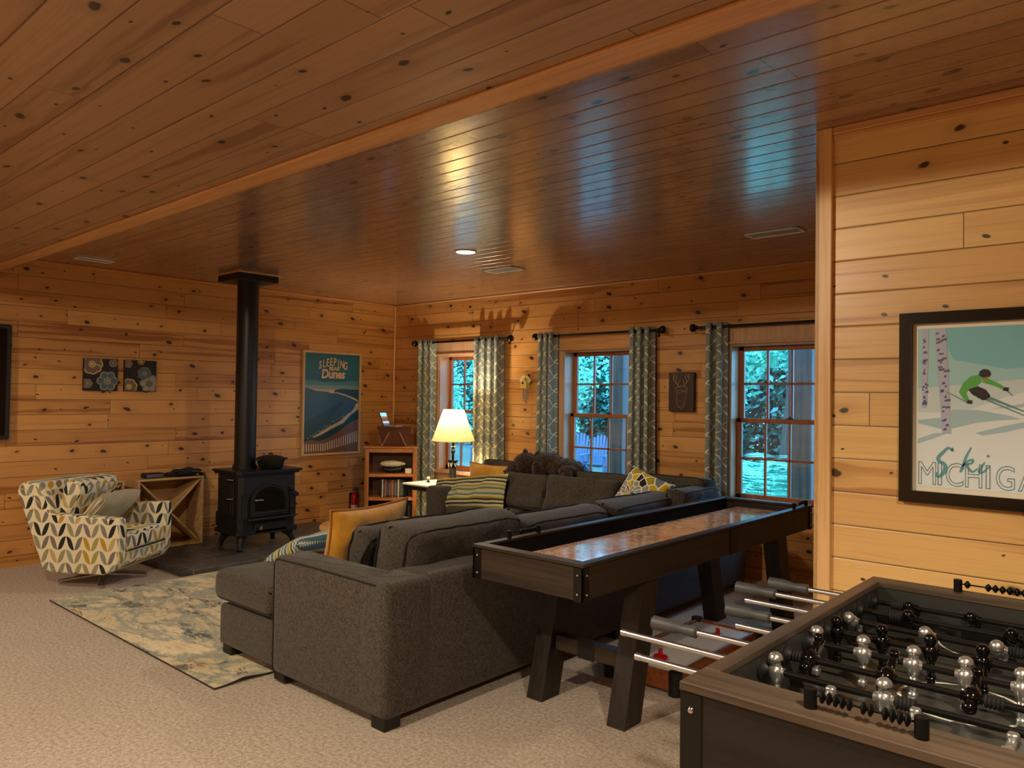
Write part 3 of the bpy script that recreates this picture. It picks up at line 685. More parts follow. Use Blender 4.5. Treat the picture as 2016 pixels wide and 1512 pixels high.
pill('throw_pillow', 'mustard velvet pillow under the lamp, leaning behind the striped pillow', M_yel, (-4.73, 5.06, .60), .58, .40, .14, 0., -.15, 22., .010, .1, M_yelp, 0., 'mustard throw pillows')
pill('throw_pillow', 'long striped lumbar pillow in yellow, teal and black zigzags at the far sofa arm', M_str, (-4.77, 4.82, .545), .88, .32, .16, -.02, -.35, 23., .02, .04, None, -.14)
pill('throw_pillow', 'blue, white and yellow zigzag pillow lying on the chaise, behind the near mustard pillow', M_str2, (-3.78, 2.56, .51), .46, .40, .14, PI/2, 1.15, 24., .006, .06, None, 0.)
pill('throw_pillow', 'grey and white pillow with a yellow starburst print in the sofa corner', M_geo, (-3.04, 4.90, .68), .40, .38, .14, .1, -.45, 25., .006, .09, None, .35)

# ---------------------------------------------------------------- toy bear on the sofa back
M_fur = NT('dark brown plush', 1, 0, .15); k = M_fur.noise(M_fur.obj(), 60, 4, .7); M_fur.color(M_fur.mix(M_fur.step(k, .35, .7), hexc(26, 17, 11), hexc(74, 50, 32))); M_fur.bump(k, .8, .01); M_fur.b.inputs['Sheen Weight'].default_value = .3; M_fur = M_fur.mat
bear = thing('toy_bear', 'dark brown plush bear lying along the top of the far sofa back, paw hanging down', 'stuffed toy', (-4.25, 5.18, .80))
g = G()
def E(c, r, R=None): g.ball(c, r[0], r[1], r[2], 20, 0, R)
E((.22, .03, .00), (.22, .13, .085)); E((.08, .02, .03), (.17, .12, .09)); E((-.12, -.04, .01), (.125, .115, .105)); E((-.20, -.10, -.035), (.075, .07, .055)); E((-.235, -.135, -.055), (.045, .04, .035))
E((-.185, .02, .105), (.03, .018, .04)); E((-.04, .02, .10), (.035, .018, .035)); E((.08, -.11, -.05), (.06, .06, .12), Matrix.Rotation(.4, 3, 'X')); E((.085, -.185, -.15), (.055, .05, .055)); E((.10, -.19, -.185), (.05, .045, .035))
E((-.10, .08, -.04), (.10, .06, .05)); E((.36, -.06, -.01), (.08, .10, .05)); E((.40, -.13, -.045), (.05, .05, .045))
body = g.build('body', M_fur, bear)
rm = body.modifiers.new('merge', 'REMESH'); rm.mode = 'VOXEL'; rm.voxel_size = .011; rm.use_smooth_shade = True
bpy.context.view_layer.update(); dg = bpy.context.evaluated_depsgraph_get(); me2 = bpy.data.meshes.new_from_object(body.evaluated_get(dg)); body.modifiers.clear(); body.data = me2
for v in me2.vertices: v.co += v.normal*(mnoise.noise(v.co*38)*.008)
rnd = random.Random(5); g = G()
for _ in range(7000):
    v = me2.vertices[rnd.randrange(len(me2.vertices))]; p = v.co+Vector((rnd.gauss(0, .004), rnd.gauss(0, .004), rnd.gauss(0, .004)))
    d = (v.normal+Vector((rnd.gauss(.3, .4), rnd.gauss(0, .4), rnd.gauss(-.25, .4)))).normalized(); u = d.orthogonal().normalized(); L = rnd.uniform(.008, .018)
    g.add([p-u*.0014, p+u*.0014, p+d*L], [(0, 1, 2)])
o = g.build('fur', M_fur, body); o['kind'] = 'stuff'
g = G(); g.ball((-.268, -.165, -.05), .016, .013, .011, 12); g.build('nose', simple('shiny black nose', (12, 11, 12), .15), bear)
g = G(); g.tube([(-.285, -.145, -.02+.0), (-.29, -.15, -.045), (-.275, -.165, -.068)], .0035, 6); g.build('muzzle_stitch', M_white, bear)

# ================================================================ RUG, HEARTH, WOOD STOVE
g = G(); nx, ny = 60, 60; x0, x1, y0, y1 = -5.69, -3.44, 1.79, 4.62
def rugz(x, y):
    q = max(0, 1-math.hypot((x+3.44)*1.6, (y-1.83)*1.0)/.28); e = max(0, 1-abs(y-1.95)/.10)*max(0, 1-abs(x+3.44)/.10)
    return .011+.016*e+.0*q
vs = [(x0+(x1-x0)*i/nx, y0+(y1-y0)*j/ny, 0) for j in range(ny+1) for i in range(nx+1)]
vs = [(x, y, rugz(x, y)) for x, y, _ in vs]; fs = [(j*(nx+1)+i, j*(nx+1)+i+1, (j+1)*(nx+1)+i+1, (j+1)*(nx+1)+i) for j in range(ny) for i in range(nx)]
g.add(vs, fs, 0, True); b = len(vs)
g2 = [(x, y, z-.009) for x, y, z in vs]
bd = [i for i in range(nx)]+[j*(nx+1)+nx for j in range(ny)]+[ny*(nx+1)+nx-i for i in range(nx)]+[(ny-j)*(nx+1) for j in range(ny)]
g.add([vs[i] for i in bd]+[g2[i] for i in bd], [(i, (i+1) % len(bd), len(bd)+(i+1) % len(bd), len(bd)+i) for i in range(len(bd))], 1)
o = g.build('area_rug', [M_rug, simple('dark rug binding', (52, 42, 34), .9)]); tag(o, 'abstract cream, grey and blue area rug between the patterned chair and the sofa', 'rug')
g = G(); g.box(-6.999, -5.72, 2.70, 4.75, 0, .045, 0, .004); o = g.build('stone_hearth', M_slate); tag(o, 'low dark slate tile hearth pad under the black wood stove', 'hearth')
M_iron = simple('black cast iron', (24, 23, 22), .55, .2, .5, .15, 120)
M_iron2 = simple('black stove steel', (20, 19, 19), .42, .2)
stove = thing('wood_stove', 'black cast-iron wood stove with arched glass door on short curved legs', 'wood stove', (-6.26, 3.64, .045))
def vpart(name, fn, mat=M_iron, parent=None):
    g = G(); fn(g); return g.build(name, mat, parent or stove)
X0, X1, Y0, Y1 = -.20, .18, -.28, .28
ch = .035
def oct(x0, x1, y0, y1, c): return [(x0, y0), (x1-c, y0), (x1, y0+c), (x1, y1-c), (x1-c, y1), (x0, y1)]
vpart('firebox', lambda g: (g.prism(oct(X0, X1, Y0, Y1, ch), .165, .655, 'xy'), g.prism(oct(X0-.01, X1+.02, Y0-.02, Y1+.02, ch), .135, .170, 'xy'), g.prism(oct(X0-.005, X1+.008, Y0-.008, Y1+.008, ch), .255, .27, 'xy')))
top = vpart('top_plate', lambda g: (g.prism(oct(X0-.03, X1+.05, Y0-.045, Y1+.045, ch), .672, .69, 'xy'), g.prism(oct(X0-.02, X1+.03, Y0-.03, Y1+.03, ch), .655, .672, 'xy')), M_iron2)
def arch(w, h0, h1, n=14): return [(-w, h0), (w, h0)]+[(w*math.cos(PI*i/n), h1+w*.8*math.sin(PI*i/n)) for i in range(n+1)]
door = vpart('door', lambda g: (g.prism(arch(.19, .29, .42), X1, X1+.018, 'yz'), g.tube([(X1+.018, .165*math.cos(PI*i/14), .435+.132*math.sin(PI*i/14)) for i in range(15)], .008, 6), g.tube([(X1+.018, .165, .435), (X1+.018, .165, .315), (X1+.018, -.165, .315), (X1+.018, -.165, .435)], .008, 6)))
vpart('door_glass', lambda g: g.prism(arch(.145, .335, .425), X1+.019, X1+.021, 'yz'), simple('dark stove glass', (20, 15, 11), .08, 0, .6), door)
vpart('door_handle', lambda g: (g.cyl((X1+.018, -.155, .435), (X1+.045, -.155, .435), .009, n=10), g.tube([(X1+.045, -.155, .435), (X1+.05, -.12, .437), (X1+.047, -.085, .432)], .008, 8)), M_chrome, door)
for z in (.50, .33): vpart('hinge', lambda g: g.box(X1, X1+.022, .20, .245, z, z+.03))
vpart('latch', lambda g: g.box(X1, X1+.03, .23, .285, .44, .47))
vpart('ash_lip', lambda g: (g.box(X1, X1+.05, -.23, .24, .262, .276, 0, .004), g.cyl((X1+.05, -.23, .269), (X1+.05, .24, .269), .010, n=10)))
dr = vpart('ash_drawer', lambda g: g.box(X1, X1+.02, -.14, .17, .145, .235, 0, .006)); vpart('knob', lambda g: (g.lathe([(.006, 0), (.008, .012), (.017, .02), (.017, .026), (.001, .032)], (X1+.02, -.10, .19), 14, 0, (1, 0, 0))), M_gold, dr)
for s in (-1, 1): vpart('pilaster', lambda g: (g.box(X1-.005, X1+.014, s*.235-.028, s*.235+.028, .27, .47, 0, .003), g.box(X1-.005, X1+.02, s*.235-.034, s*.235+.034, .465, .485, 0, .003)))
sd = vpart('side_door', lambda g: (g.box(-.13, .09, Y0-.012, Y0, .29, .60, 0, .006), g.box(-.10, .06, Y0-.018, Y0-.01, .32, .57, 0, .01)))
for z in (.595, .43): vpart('side_handle', lambda g: g.tube([(.02, Y0-.02, z), (.04, Y0-.05, z+.012), (.075, Y0-.055, z+.02), (.10, Y0-.02, z+.018)], .006, 8), M_chrome, sd)
vpart('blower', lambda g: (g.box(-.32, -.20, Y0+.04, Y0+.36, .165, .30, 0, .01),))
for x, y in ((X0+.05, Y0+.05), (X1-.05, Y0+.05), (X0+.05, Y1-.05), (X1-.05, Y1-.05)):
    sx = 1 if x > 0 else -1; sy = 1 if y > 0 else -1
    vpart('leg', lambda g: g.tube([(x-.02*sx, y-.02*sy, .14), (x+.005*sx, y+.005*sy, .11), (x+.022*sx, y+.022*sy, .06), (x+.03*sx, y+.03*sy, .02), (x+.038*sx, y+.038*sy, 0.002)], [.052, .038, .024, .020, .026], 8))
pipe = thing('stove_pipe', 'tall round black stovepipe rising from the wood stove to the ceiling', 'stovepipe', (-6.33, 3.54, .736))
g = G(); g.cyl((0, 0, 0), (0, 0, H-.736-.06), .093, n=28); g.cyl((0, 0, 0), (0, 0, .03), .105, n=28); g.cyl((0, 0, .85), (0, 0, .862), .0955, n=28); g.build('pipe', M_iron2, pipe)
g = G(); g.box(-.19, .19, -.19, .19, H-.736-.065, H-.736-.008, 0, .003); o = g.build('ceiling_support_box', M_iron2, pipe)
g = G(); g.box(-.205, .205, -.205, .205, H-.736-.008, H-.736, 0, .001); g.build('trim_plate', M_trimx, o)
pot = thing('stove_pot', 'black cast-iron steamer pot with lid on the right of the stove top', 'pot', (-6.165, 3.70, .737))
g = G(); g.lathe([(.085, 0), (.10, .008), (.12, .07), (.132, .092)], (0, 0, 0), 24, 0); g.build('pot', M_iron, pot)
g = G(); g.lathe([(.125, .085), (.132, .092), (.10, .108), (.06, .118), (.03, .121), (.001, .122)], (0, 0, 0), 24, 0); g.tube([(-.03, 0, .118), (-.02, 0, .135), (.02, 0, .135), (.03, 0, .118)], .006, 6); g.build('lid', M_iron, pot)
for s in (-1, 1): g = G(); g.tube([(-.03, s*.125, .08), (-.02, s*.155, .085), (.02, s*.155, .085), (.03, s*.125, .08)], .008, 6); g.build('handle', M_iron, pot)

# ================================================================ PATTERNED SWIVEL CHAIR
def mk_leaf():
    n = NT('leaf print upholstery', .9, 0, .2); X = n.sep(n.uv()); a, b = .078, .100
    cx = n.m('DIVIDE', X[0], a); i = n.m('FLOOR', cx); fx = n.m('FRACT', cx); odd = n.m('ABSOLUTE', n.m('MODULO', i, 2.))
    p = n.m('ADD', n.m('MULTIPLY', fx, n.m('SUBTRACT', 1., n.m('MULTIPLY', odd, 2.))), odd)
    yy = n.m('SUBTRACT', n.m('DIVIDE', X[1], b), n.m('MULTIPLY', p, .12)); j = n.m('FLOOR', yy); q = n.m('FRACT', yy)
    k, kc = n.white(n.comb(i, j, 2.2)); s = n.sep(kc)
    # leaf: between two arcs that meet at the lower inner and upper outer corner
    P = p
    up = n.m('POWER', n.m('MAXIMUM', n.m('SUBTRACT', 1., P), .001), 3.4); lo = n.m('POWER', n.m('MAXIMUM', P, .001), 3.4)
    e = n.m('MINIMUM', n.m('SUBTRACT', n.m('SUBTRACT', 1., up), q), n.m('SUBTRACT', q, lo)); e = n.m('MINIMUM', e, n.m('MULTIPLY', n.m('MINIMUM', fx, n.m('SUBTRACT', 1., fx)), 3.))
    m = n.step(e, .015, .05)
    pal = n.ramp(k, [(0, hexc(148, 152, 140)), (.16, hexc(42, 46, 48)), (.30, hexc(182, 142, 52)), (.42, hexc(120, 112, 106)), (.56, hexc(112, 116, 112)), (.68, hexc(180, 150, 96)), (.78, hexc(132, 122, 88)), (.88, hexc(96, 98, 96)), (.95, hexc(146, 136, 40))], 'CONSTANT')
    w = n.noise(n.obj(), 420, 2, .7); pal = n.mix(n.m('MULTIPLY', n.m('MULTIPLY', n.step(w, .45, .6), n.m('GREATER_THAN', s[0], .55)), .55), pal, hexc(206, 198, 170))
    n.color(n.mix(m, hexc(224, 212, 178), pal)); n.bump(w, .15, .002); return n.mat
M_leafp = mk_leaf()
chair = thing('swivel_chair', 'swivel armchair in grey, mustard and black leaf print, in front of the wooden crates', 'armchair', (-6.05, 2.26, 0), math.radians(34))
chair.scale = (.82, .82, .93)
def cpart(name, g, mat=M_leafp, bev=.02, parent=None):
    g.boxuv(); o = g.build(name, mat, parent or chair)
    if bev: b = o.modifiers.new('soft', 'BEVEL'); b.width = bev; b.segments = 3; b.limit_method = 'ANGLE'; b.angle_limit = math.radians(35)
    return o
side = [(-.30, .15), (-.20, .125), (.28, .125), (.37, .16), (.415, .24), (.425, .50), (.41, .555), (-.24, .575), (-.34, .66), (-.47, .755), (-.54, .77), (-.56, .74)]
for s in (-1, 1):
    g = G(); y0, y1 = (s*.39, s*.29)
    if s > 0: sd = [(x, z+(.05 if x > .3 and z > .4 else 0)) for x, z in side]
    else: sd = side
    g.prism(sd, y0, y1, 'xz'); cpart('armrest', g)
g = G(); g.prism([(-.30, .15), (-.12, .15), (-.16, .45), (-.30, .74), (-.38, .80), (-.50, .815), (-.565, .77)], -.385, .385, 'xz'); cpart('back', g, M_leafp, .03)
g = G(); R = Matrix.Rotation(-PI/2, 3, 'Z') @ Matrix.Rotation(-.42, 3, 'X')
g.pillow((-.19, 0, .62), .57, .44, .17, Matrix.Rotation(PI/2, 3, 'Z') @ Matrix.Rotation(.42, 3, 'X'), 0, 16, .01, .02, 31., 1); cpart('back_cushion', g, M_leafp, 0)
g = G(); g.prism([(-.2, .14), (.30, .135), (.385, .19), (.40, .28), (-.2, .28)], -.295, .295, 'xz'); cpart('front_rail', g)
g = G(); g.slab(rect(-.14, .425, -.285, .285), .285, .43, .045, 4, 0, .02); cpart('seat_cushion', g, M_leafp, 0)
g = G(); g.tube([(.43, -.27, .30), (.43, .27, .30)], .005, 6); g.build('piping', M_pipe, chair)
g = G(); g.cyl((0, 0, .05), (0, 0, .135), .03, n=16); g.lathe([(.05, .035), (.055, .05), (.04, .065)], (0, 0, 0), 16); g.build('pedestal', M_chrome, chair)
for k in range(4):
    a = math.radians(32)+k*PI/2; g = G(); g.slant((.03*math.cos(a), .03*math.sin(a), .052), (.36*math.cos(a), .36*math.sin(a), .02), .045, .016, 0, Vector((0, 0, 1)) if False else Vector((-math.sin(a), math.cos(a), 0)).cross(Vector((0, 0, 1))).normalized()); g.build('base_leg', M_chrome, chair)
M_rib = NT('cream ribbed knit', .95, 0, .15); X = M_rib.sep(M_rib.uv()); wv = M_rib.m('SINE', M_rib.m('MULTIPLY', X[0], 420.)); M_rib.color(M_rib.mix(M_rib.step(wv, -.3, .8), hexc(150, 138, 112), hexc(214, 204, 176))); M_rib.bump(wv, .6, .004); M_rib = M_rib.mat
pill('throw_pillow', 'cream ribbed pillow lying in the patterned swivel chair', M_rib, (-6.02, 2.28, .54), .46, .30, .14, PI/2+.6, .75, 33., .008, .05, None, 0.)

# ================================================================ CRATES AND THINGS ON THEM
M_crate = grain('raw pine crate', (196, 156, 106), (168, 126, 80), 1, .6, .7)
def crate(x0, x1, y0, y1, z1, label, zf=.0):
    t = thing('wooden_crate', label, 'crate', ((x0+x1)/2, (y0+y1)/2, zf), 0, 'wooden crates along the left wall')
    def cp(nm, fn): g = G(); fn(g); g.build(nm, M_crate, t, True)
    th = .018; z0 = zf+.001
    cp('side_panel', lambda g: g.box(x0, x1, y0, y0+th, z0, z1)); cp('side_panel', lambda g: g.box(x0, x1, y1-th, y1, z0, z1))
    cp('top_panel', lambda g: g.box(x0, x1, y0+th, y1-th, z1-th, z1)); cp('bottom_panel', lambda g: g.box(x0, x1, y0+th, y1-th, z0, z0+th)); cp('back_panel', lambda g: g.box(x0, x0+.01, y0+th, y1-th, z0+th, z1-th))
    U = Vector((1, 0, 0))
    cp('divider', lambda g: g.slant((x1-.14, y0+th+.005, z0+th+.008), (x1-.14, y1-th-.005, z1-th-.008), .016, .24, 0, Vector((0, 0, 1)).cross(Vector((0, 1, 0))).cross(Vector((0, 0, 1)))*-1 if False else Vector((1, 0, 0))))
    cp('divider', lambda g: g.slant((x1-.14, y0+th+.005, z1-th-.008), (x1-.14, y1-th-.005, z0+th+.008), .016, .236, 0, Vector((1, 0, 0))))
    return t
crate(-6.98, -6.68, 2.76, 3.34, .655, 'open pine crate with an X divider beside the wood stove', .045)
crate(-6.98, -6.68, 2.14, 2.65, .66, 'open pine crate with an X divider behind the patterned chair')
t = thing('side_table', 'small black-framed side table with a pale round top behind the patterned chair', 'side table', (-6.52, 2.42, 0))
g = G(); g.lathe([(.09, .625), (.10, .627), (.10, .648), (.001, .650)], (0, 0, 0), 24); g.build('top', simple('pale tabletop', (206, 190, 160), .4), t)
g = G(); g.tube([(.10*math.cos(a), .10*math.sin(a), .625) for a in [2*PI*i/24 for i in range(24)]], .009, 6, 0, True); g.build('rim', M_black, t)
for a in (.5, 2.6, 4.7): g = G(); g.cyl((.09*math.cos(a), .09*math.sin(a), .0), (.09*math.cos(a), .09*math.sin(a), .625), .007, n=8); g.build('leg', M_black, t)
t = thing('small_gadget', 'flat black gadget with rounded corners on the crate near the chair', 'gadget', (-6.78, 2.92, .656))
g = G(); g.slab(rect(-.05, .05, -.085, .085), .001, .045, .014); g.build('body', M_blackm, t)
g = G(); g.box(.0505, .052, -.07, .07, .008, .036, 0, .0); g.build('grille', M_steel, t)
t = thing('leather_glove', 'dark grey fireplace glove draped over the corner of the crate beside the stove', 'glove', (-6.76, 3.2, .656))
g = G(); g.pillow((0, .0, .035), .24, .16, .06, Matrix.Rotation(PI/2, 3, 'Z') @ Matrix.Rotation(1.35, 3, 'X'), 0, 12, .012, .1, 41.); g.pillow((0, -.14, .025), .10, .07, .04, Matrix.Rotation(PI/2, 3, 'Z') @ Matrix.Rotation(1.4, 3, 'X'), 0, 8, .006, .1, 42.); g.build('palm', simple('charcoal suede', (38, 37, 38), .9, 0, .2, .4, 80), t)
g = G(); g.add([(-.09, .02, .05), (.10, .02, .052), (.105, .14, .03), (-.06, .14, .03), (.105, .155, -.03), (.02, .155, -.03)], [(0, 1, 2, 3), (3, 2, 4, 5)]); o = g.build('cuff', simple('light grey suede', (96, 90, 80), .9), t); o.modifiers.new('t', 'SOLIDIFY').thickness = .004

# ================================================================ CORNER BOOKCASE
M_oak = grain('oak bookcase', (176, 112, 58), (146, 88, 42), 2, .4, .8); M_oakx = grain('oak bookcase shelf', (186, 122, 66), (152, 94, 46), 0, .4, .8)
ang = math.atan2(.74, .67); bk = thing('corner_bookcase', 'short oak bookcase with open shelves set across the far corner', 'bookcase', (-6.42, 5.30, 0), ang)
W2, D2, ZT = .275, .24, .865
def bp(nm, fn, m=M_oak): g = G(); fn(g); g.build(nm, m, bk)
for s in (-1, 1): bp('side_panel', lambda g: g.box(s*W2, s*(W2-.02), -D2/2+.02, D2/2, .0, ZT-.02))
for s in (-1, 1): bp('face_stile', lambda g: g.box(s*W2, s*(W2-.045), -D2/2, -D2/2+.02, .0, ZT-.02))
bp('back_panel', lambda g: g.box(-W2+.02, W2-.02, D2/2-.01, D2/2, .02, ZT-.02), simple('dark bookcase back', (92, 54, 26), .6))
bp('top_panel', lambda g: g.box(-W2-.015, W2+.015, -D2/2-.015, D2/2+.01, ZT-.02, ZT), M_oakx)
bp('face_rail', lambda g: g.box(-W2+.045, W2-.045, -D2/2, -D2/2+.02, ZT-.065, ZT-.02), M_oakx)
SH = [.575, .325, .06]
for z in SH: bp('shelf', lambda g: g.box(-W2+.02, W2-.02, -D2/2+.004, D2/2-.01, z-.035, z), M_oakx)
bp('plinth', lambda g: g.box(-W2+.045, W2-.045, -D2/2, -D2/2+.02, 0.001, .045), M_oakx)
def onbk(x, y, z): m = wm(bk); return m @ Vector((x, y, z))
t = thing('fish_carving', 'black and white carved fish on a stand on the upper shelf', 'ornament', onbk(.02, 0, SH[0]), ang)
g = G(); g.lathe([(.001, -.14), (.02, -.125), (.032, -.08), (.036, 0), (.03, .06), (.016, .11), (.008, .13)], (0, -.01, .098), 16, 0, (1, 0, 0)); g.build('belly', simple('cream paint', (214, 204, 176), .3), t)
g = G(); g.tube([(-.12, 0, .06), (-.07, 0, .035), (0, 0, .028), (.07, 0, .04), (.11, 0, .07)], [.016, .036, .046, .034, .014], 12); g.build('back', M_black, t)
g = G(); g.prism([(.11, .06), (.17, .11), (.155, .07), (.165, .04)], -.004, .004, 'xz'); g.build('tail', M_black, t)
g = G(); g.box(-.07, .07, -.03, .03, 0.001, .012); g.build('stand', M_black, t)
t = thing('name_card', 'small white card with faint print standing at the right end of the upper shelf', 'card', onbk(.185, -.07, SH[0]), ang)
g = G(); g.box(-.035, .035, -.012, .012, 0.001, .055, 0, .003); g.build('card', M_white, t)
DV = [(200, 196, 188), (24, 24, 28), (150, 60, 34), (30, 34, 44), (20, 20, 20), (120, 44, 34), (60, 52, 48), (170, 90, 50), (34, 30, 34), (80, 84, 96), (20, 22, 26), (206, 200, 192), (26, 26, 30), (60, 70, 60), (30, 30, 30), (46, 40, 38)]
DN = ['cream', 'black', 'rust red', 'navy', 'black', 'dark red', 'brown', 'orange', 'charcoal', 'slate grey', 'black', 'white', 'black', 'dark green', 'black', 'dark brown']
for k, (c, nm) in enumerate(zip(DV, DN)):
    x = -.085+k*.0152; t = thing('video_case', '%s film case, %s from the left in the row on the middle shelf' % (nm, ['first','second','third','fourth','fifth','sixth','seventh','eighth','ninth','tenth','eleventh','twelfth','thirteenth','fourteenth','fifteenth','sixteenth'][k]), 'film case', onbk(x, -.03, SH[1]), ang, 'film cases on the middle shelf')
    g = G(); g.box(-.007, .007, -.065, .065, .001, .185, 0, .002); g.build('case', simple('film case %d' % k, c, .3), t)
    g = G(); g.box(-.0055, .0055, -.0662, -.065, .02, .165-.01*(k % 3), 0, 0); g.build('spine_label', simple('spine label %d' % k, tuple(min(255, int(v*.6+70)) for v in c), .4), t)
for k, x in enumerate((-.13, .03, .16)):
    t = thing('storage_box', ['dark box at the left of the bottom bookcase shelf', 'dark box in the middle of the bottom bookcase shelf', 'dark box at the right of the bottom bookcase shelf'][k], 'box', onbk(x, .0, SH[2]), ang, 'dark boxes on the bottom shelf')
    g = G(); g.box(-.062, .062, -.08, .08, 0.001, .15+.02*k, 0, .006); g.build('box', simple('dark box %d' % k, (26+8*k, 24, 24), .6), t); g = G(); g.box(-.066, .066, -.084, .084, .15+.02*k, .172+.02*k, 0, .004); g.build('lid', M_blackm, t)
# picnic basket and laptop on top
M_wick = NT('brown wicker', .5, 0, .4); X = M_wick.sep(M_wick.obj()); k1 = M_wick.m('MULTIPLY', M_wick.m('SINE', M_wick.m('MULTIPLY', X[0], 260.)), M_wick.m('SINE', M_wick.m('MULTIPLY', X[2], 420.)))
M_wick.color(M_wick.mix(M_wick.step(k1, -.4, .5), hexc(60, 26, 12), hexc(124, 64, 34))); M_wick.bump(k1, .8, .004); M_wick = M_wick.mat
bt = thing('picnic_basket', 'dark brown wicker picnic basket with two slanted handles, on top of the corner bookcase', 'basket', onbk(0.03, -.01, ZT), ang)
g = G(); zs = [(0.001, .125, .075), (.19, .175, .10)]
vs = []
for z, a, b in zs: vs += [(-a, -b, z), (a, -b, z), (a, b, z), (-a, b, z)]
g.add(vs, [(0, 1, 2, 3), (4, 5, 6, 7), (0, 1, 5, 4), (1, 2, 6, 5), (2, 3, 7, 6), (3, 0, 4, 7)]); g.build('basket', M_wick, bt)
g = G(); g.box(-.185, .185, -.11, .11, .19, .212, 0, .006); g.build('lid', M_wick, bt)
for s in (-1, 1): g = G(); g.slant((s*.055, -.108, .15), (s*.125, -.100, .012), .014, .01, 0, Vector((0, 1, 0))); g.cyl((s*.125, -.112, .016), (s*.125, -.09, .016), .009, n=10); g.build('handle', simple('tan handle', (150, 96, 62), .5), bt)
lt = thing('laptop', 'small open laptop with a lit screen on the picnic basket', 'laptop', onbk(-.02, -.01, ZT+.212), ang)
g = G(); g.box(-.04, .13, -.06, .06, 0.001, .008, 0, .002); g.build('keyboard_base', simple('light keyboard base', (196, 190, 186), .4, .3), lt)
g = G(); g.box(-.004, .004, -.06, .06, 0, .16, 0, .002, None); g.v = [Matrix.Rotation(-.42, 3, 'Y') @ v+Vector((-.045, 0, .004)) for v in g.v]; g.v = [Vector((v.x, v.y, v.z)) for v in g.v]; scr = g.build('lid', M_black, lt)
n = NT('lit laptop screen', .2); X = n.sep(n.obj()); k = n.m('DIVIDE', X[2], .15); c = n.ramp(k, [(0, (.25, .3, .4)), (.12, (.03, .04, .06)), (.2, (.35, .36, .42)), (.35, (.10, .05, .03)), (.6, (.25, .12, .06)), (.7, (.25, .5, 1.)), (.95, (.4, .65, 1.))], 'CONSTANT'); n.color((.02, .02, .02)); n.put(n.b.inputs['Emission Color'], c); n.b.inputs['Emission Strength'].default_value = 1.
g = G(); g.box(.0045, .0052, -.052, .052, .01, .15, 0, 0); g.v = [Matrix.Rotation(-.42, 3, 'Y') @ v+Vector((-.045, 0, .004)) for v in g.v]; g.build('screen', n.mat, scr)
lt.rotation_euler = (0, 0, ang-.62)
# fire extinguisher on the left wall
t = thing('fire_extinguisher', 'small red fire extinguisher with a white label beside the corner bookcase', 'fire extinguisher', (-6.93, 5.20, .08))
g = G(); g.lathe([(.03, 0), (.036, .006), (.037, .02), (.037, .20), (.03, .222), (.014, .235), (.012, .25)], (0, 0, 0), 20); g.build('cylinder', simple('red enamel', (186, 16, 18), .25), t)
g = G(); g.lathe([(.0375, .03), (.0378, .031), (.0378, .11), (.0375, .111)], (0, 0, 0), 20); g.build('label_band', simple('white label', (206, 190, 180), .4), t)
g = G(); g.cyl((0, 0, .25), (0, 0, .275), .016, n=12); g.cyl((0, 0, .262), (.03, 0, .262), .012, n=12); g.build('valve', M_steel, t)
g = G(); g.tube([(0, -.02, .27), (0, .02, .285), (0, .05, .27)], .006, 6); g.tube([(0, -.02, .275), (0, .02, .295), (0, .055, .285)], .005, 6); g.tube([(0, .02, .262), (0, .05, .24), (0, .048, .17)], .007, 6); g.build('handle', M_black, t)
g = G(); g.box(-.069, -.045, -.02, .02, .05, .24, 0, .003); g.build('wall_bracket', M_black, t)

# ================================================================ END TABLE, LAMP
M_marble = simple('white table top', (232, 224, 206), .3)
t = thing('end_table', 'low end table with white top and dark frame, under the table lamp', 'end table', (-5.56, 5.27, 0))
g = G(); g.box(-.34, .34, -.26, .26, .515, .535, 0, .006); g.build('top', M_marble, t)
g = G(); g.box(-.33, .33, -.25, .25, .475, .515, 0, .004); g.build('apron', M_blackm, t)
for sx in (-1, 1):
    for sy in (-1, 1): g = G(); g.box(sx*.31-.018, sx*.31+.018, sy*.23-.018, sy*.23+.018, 0.001, .475); g.build('leg', M_blackm, t)
t = thing('figurine', 'tiny white figurine with a dark base beside the table lamp', 'figurine', (-5.74, 5.22, .536))
g = G(); g.lathe([(.018, 0), (.02, .008), (.009, .014), (.008, .03)], (0, 0, 0), 12); g.build('base', M_black, t); g = G(); g.ball((0, 0, .042), .017, n=12); g.build('head', M_white, t)
LX, LY, LZ = -5.50, 5.33, .536
lamp = thing('table_lamp', 'lit table lamp with cream cone shade and black column base', 'table lamp', (LX, LY, LZ))
M_lampb = simple('black lamp lacquer', (14, 16, 14), .25)
g = G(); g.box(-.055, .055, -.055, .055, 0.001, .018, 0, .004); g.box(-.047, .047, -.047, .047, .018, .034, 0, .004); g.build('base', M_lampb, lamp)
g = G(); g.lathe([(.036, .034), (.036, .15), (.038, .155), (.037, .16), (.042, .20), (.052, .225), (.054, .235), (.02, .238)], (0, 0, 0), 20); g.build('column', M_lampb, lamp)
g = G()
for k in range(3):
    a = -2.2+k*1.0; g.tube([(.04*math.cos(a-.25), .04*math.sin(a-.25), .21), (.043*math.cos(a), .043*math.sin(a), .17), (.046*math.cos(a+.25), .046*math.sin(a+.25), .21)], .005, 6)
g.build('garland', M_white, lamp)
g = G(); g.lathe([(.012, .238), (.012, .30), (.02, .31), (.022, .325), (.014, .335), (.012, .35), (.026, .355), (.028, .365), (.012, .375), (.012, .40), (.02, .41), (.016, .43), (.008, .44)], (0, 0, 0), 16); g.build('neck', M_lampb, lamp)
g = G(); g.cyl((0, 0, .44), (0, 0, .70), .004, n=8); g.tube([(.05*math.cos(a), 0, .60+.09*math.sin(a)) for a in [2*PI*i/16 for i in range(16)]], .002, 5, 0, True); g.build('harp', M_gold, lamp)
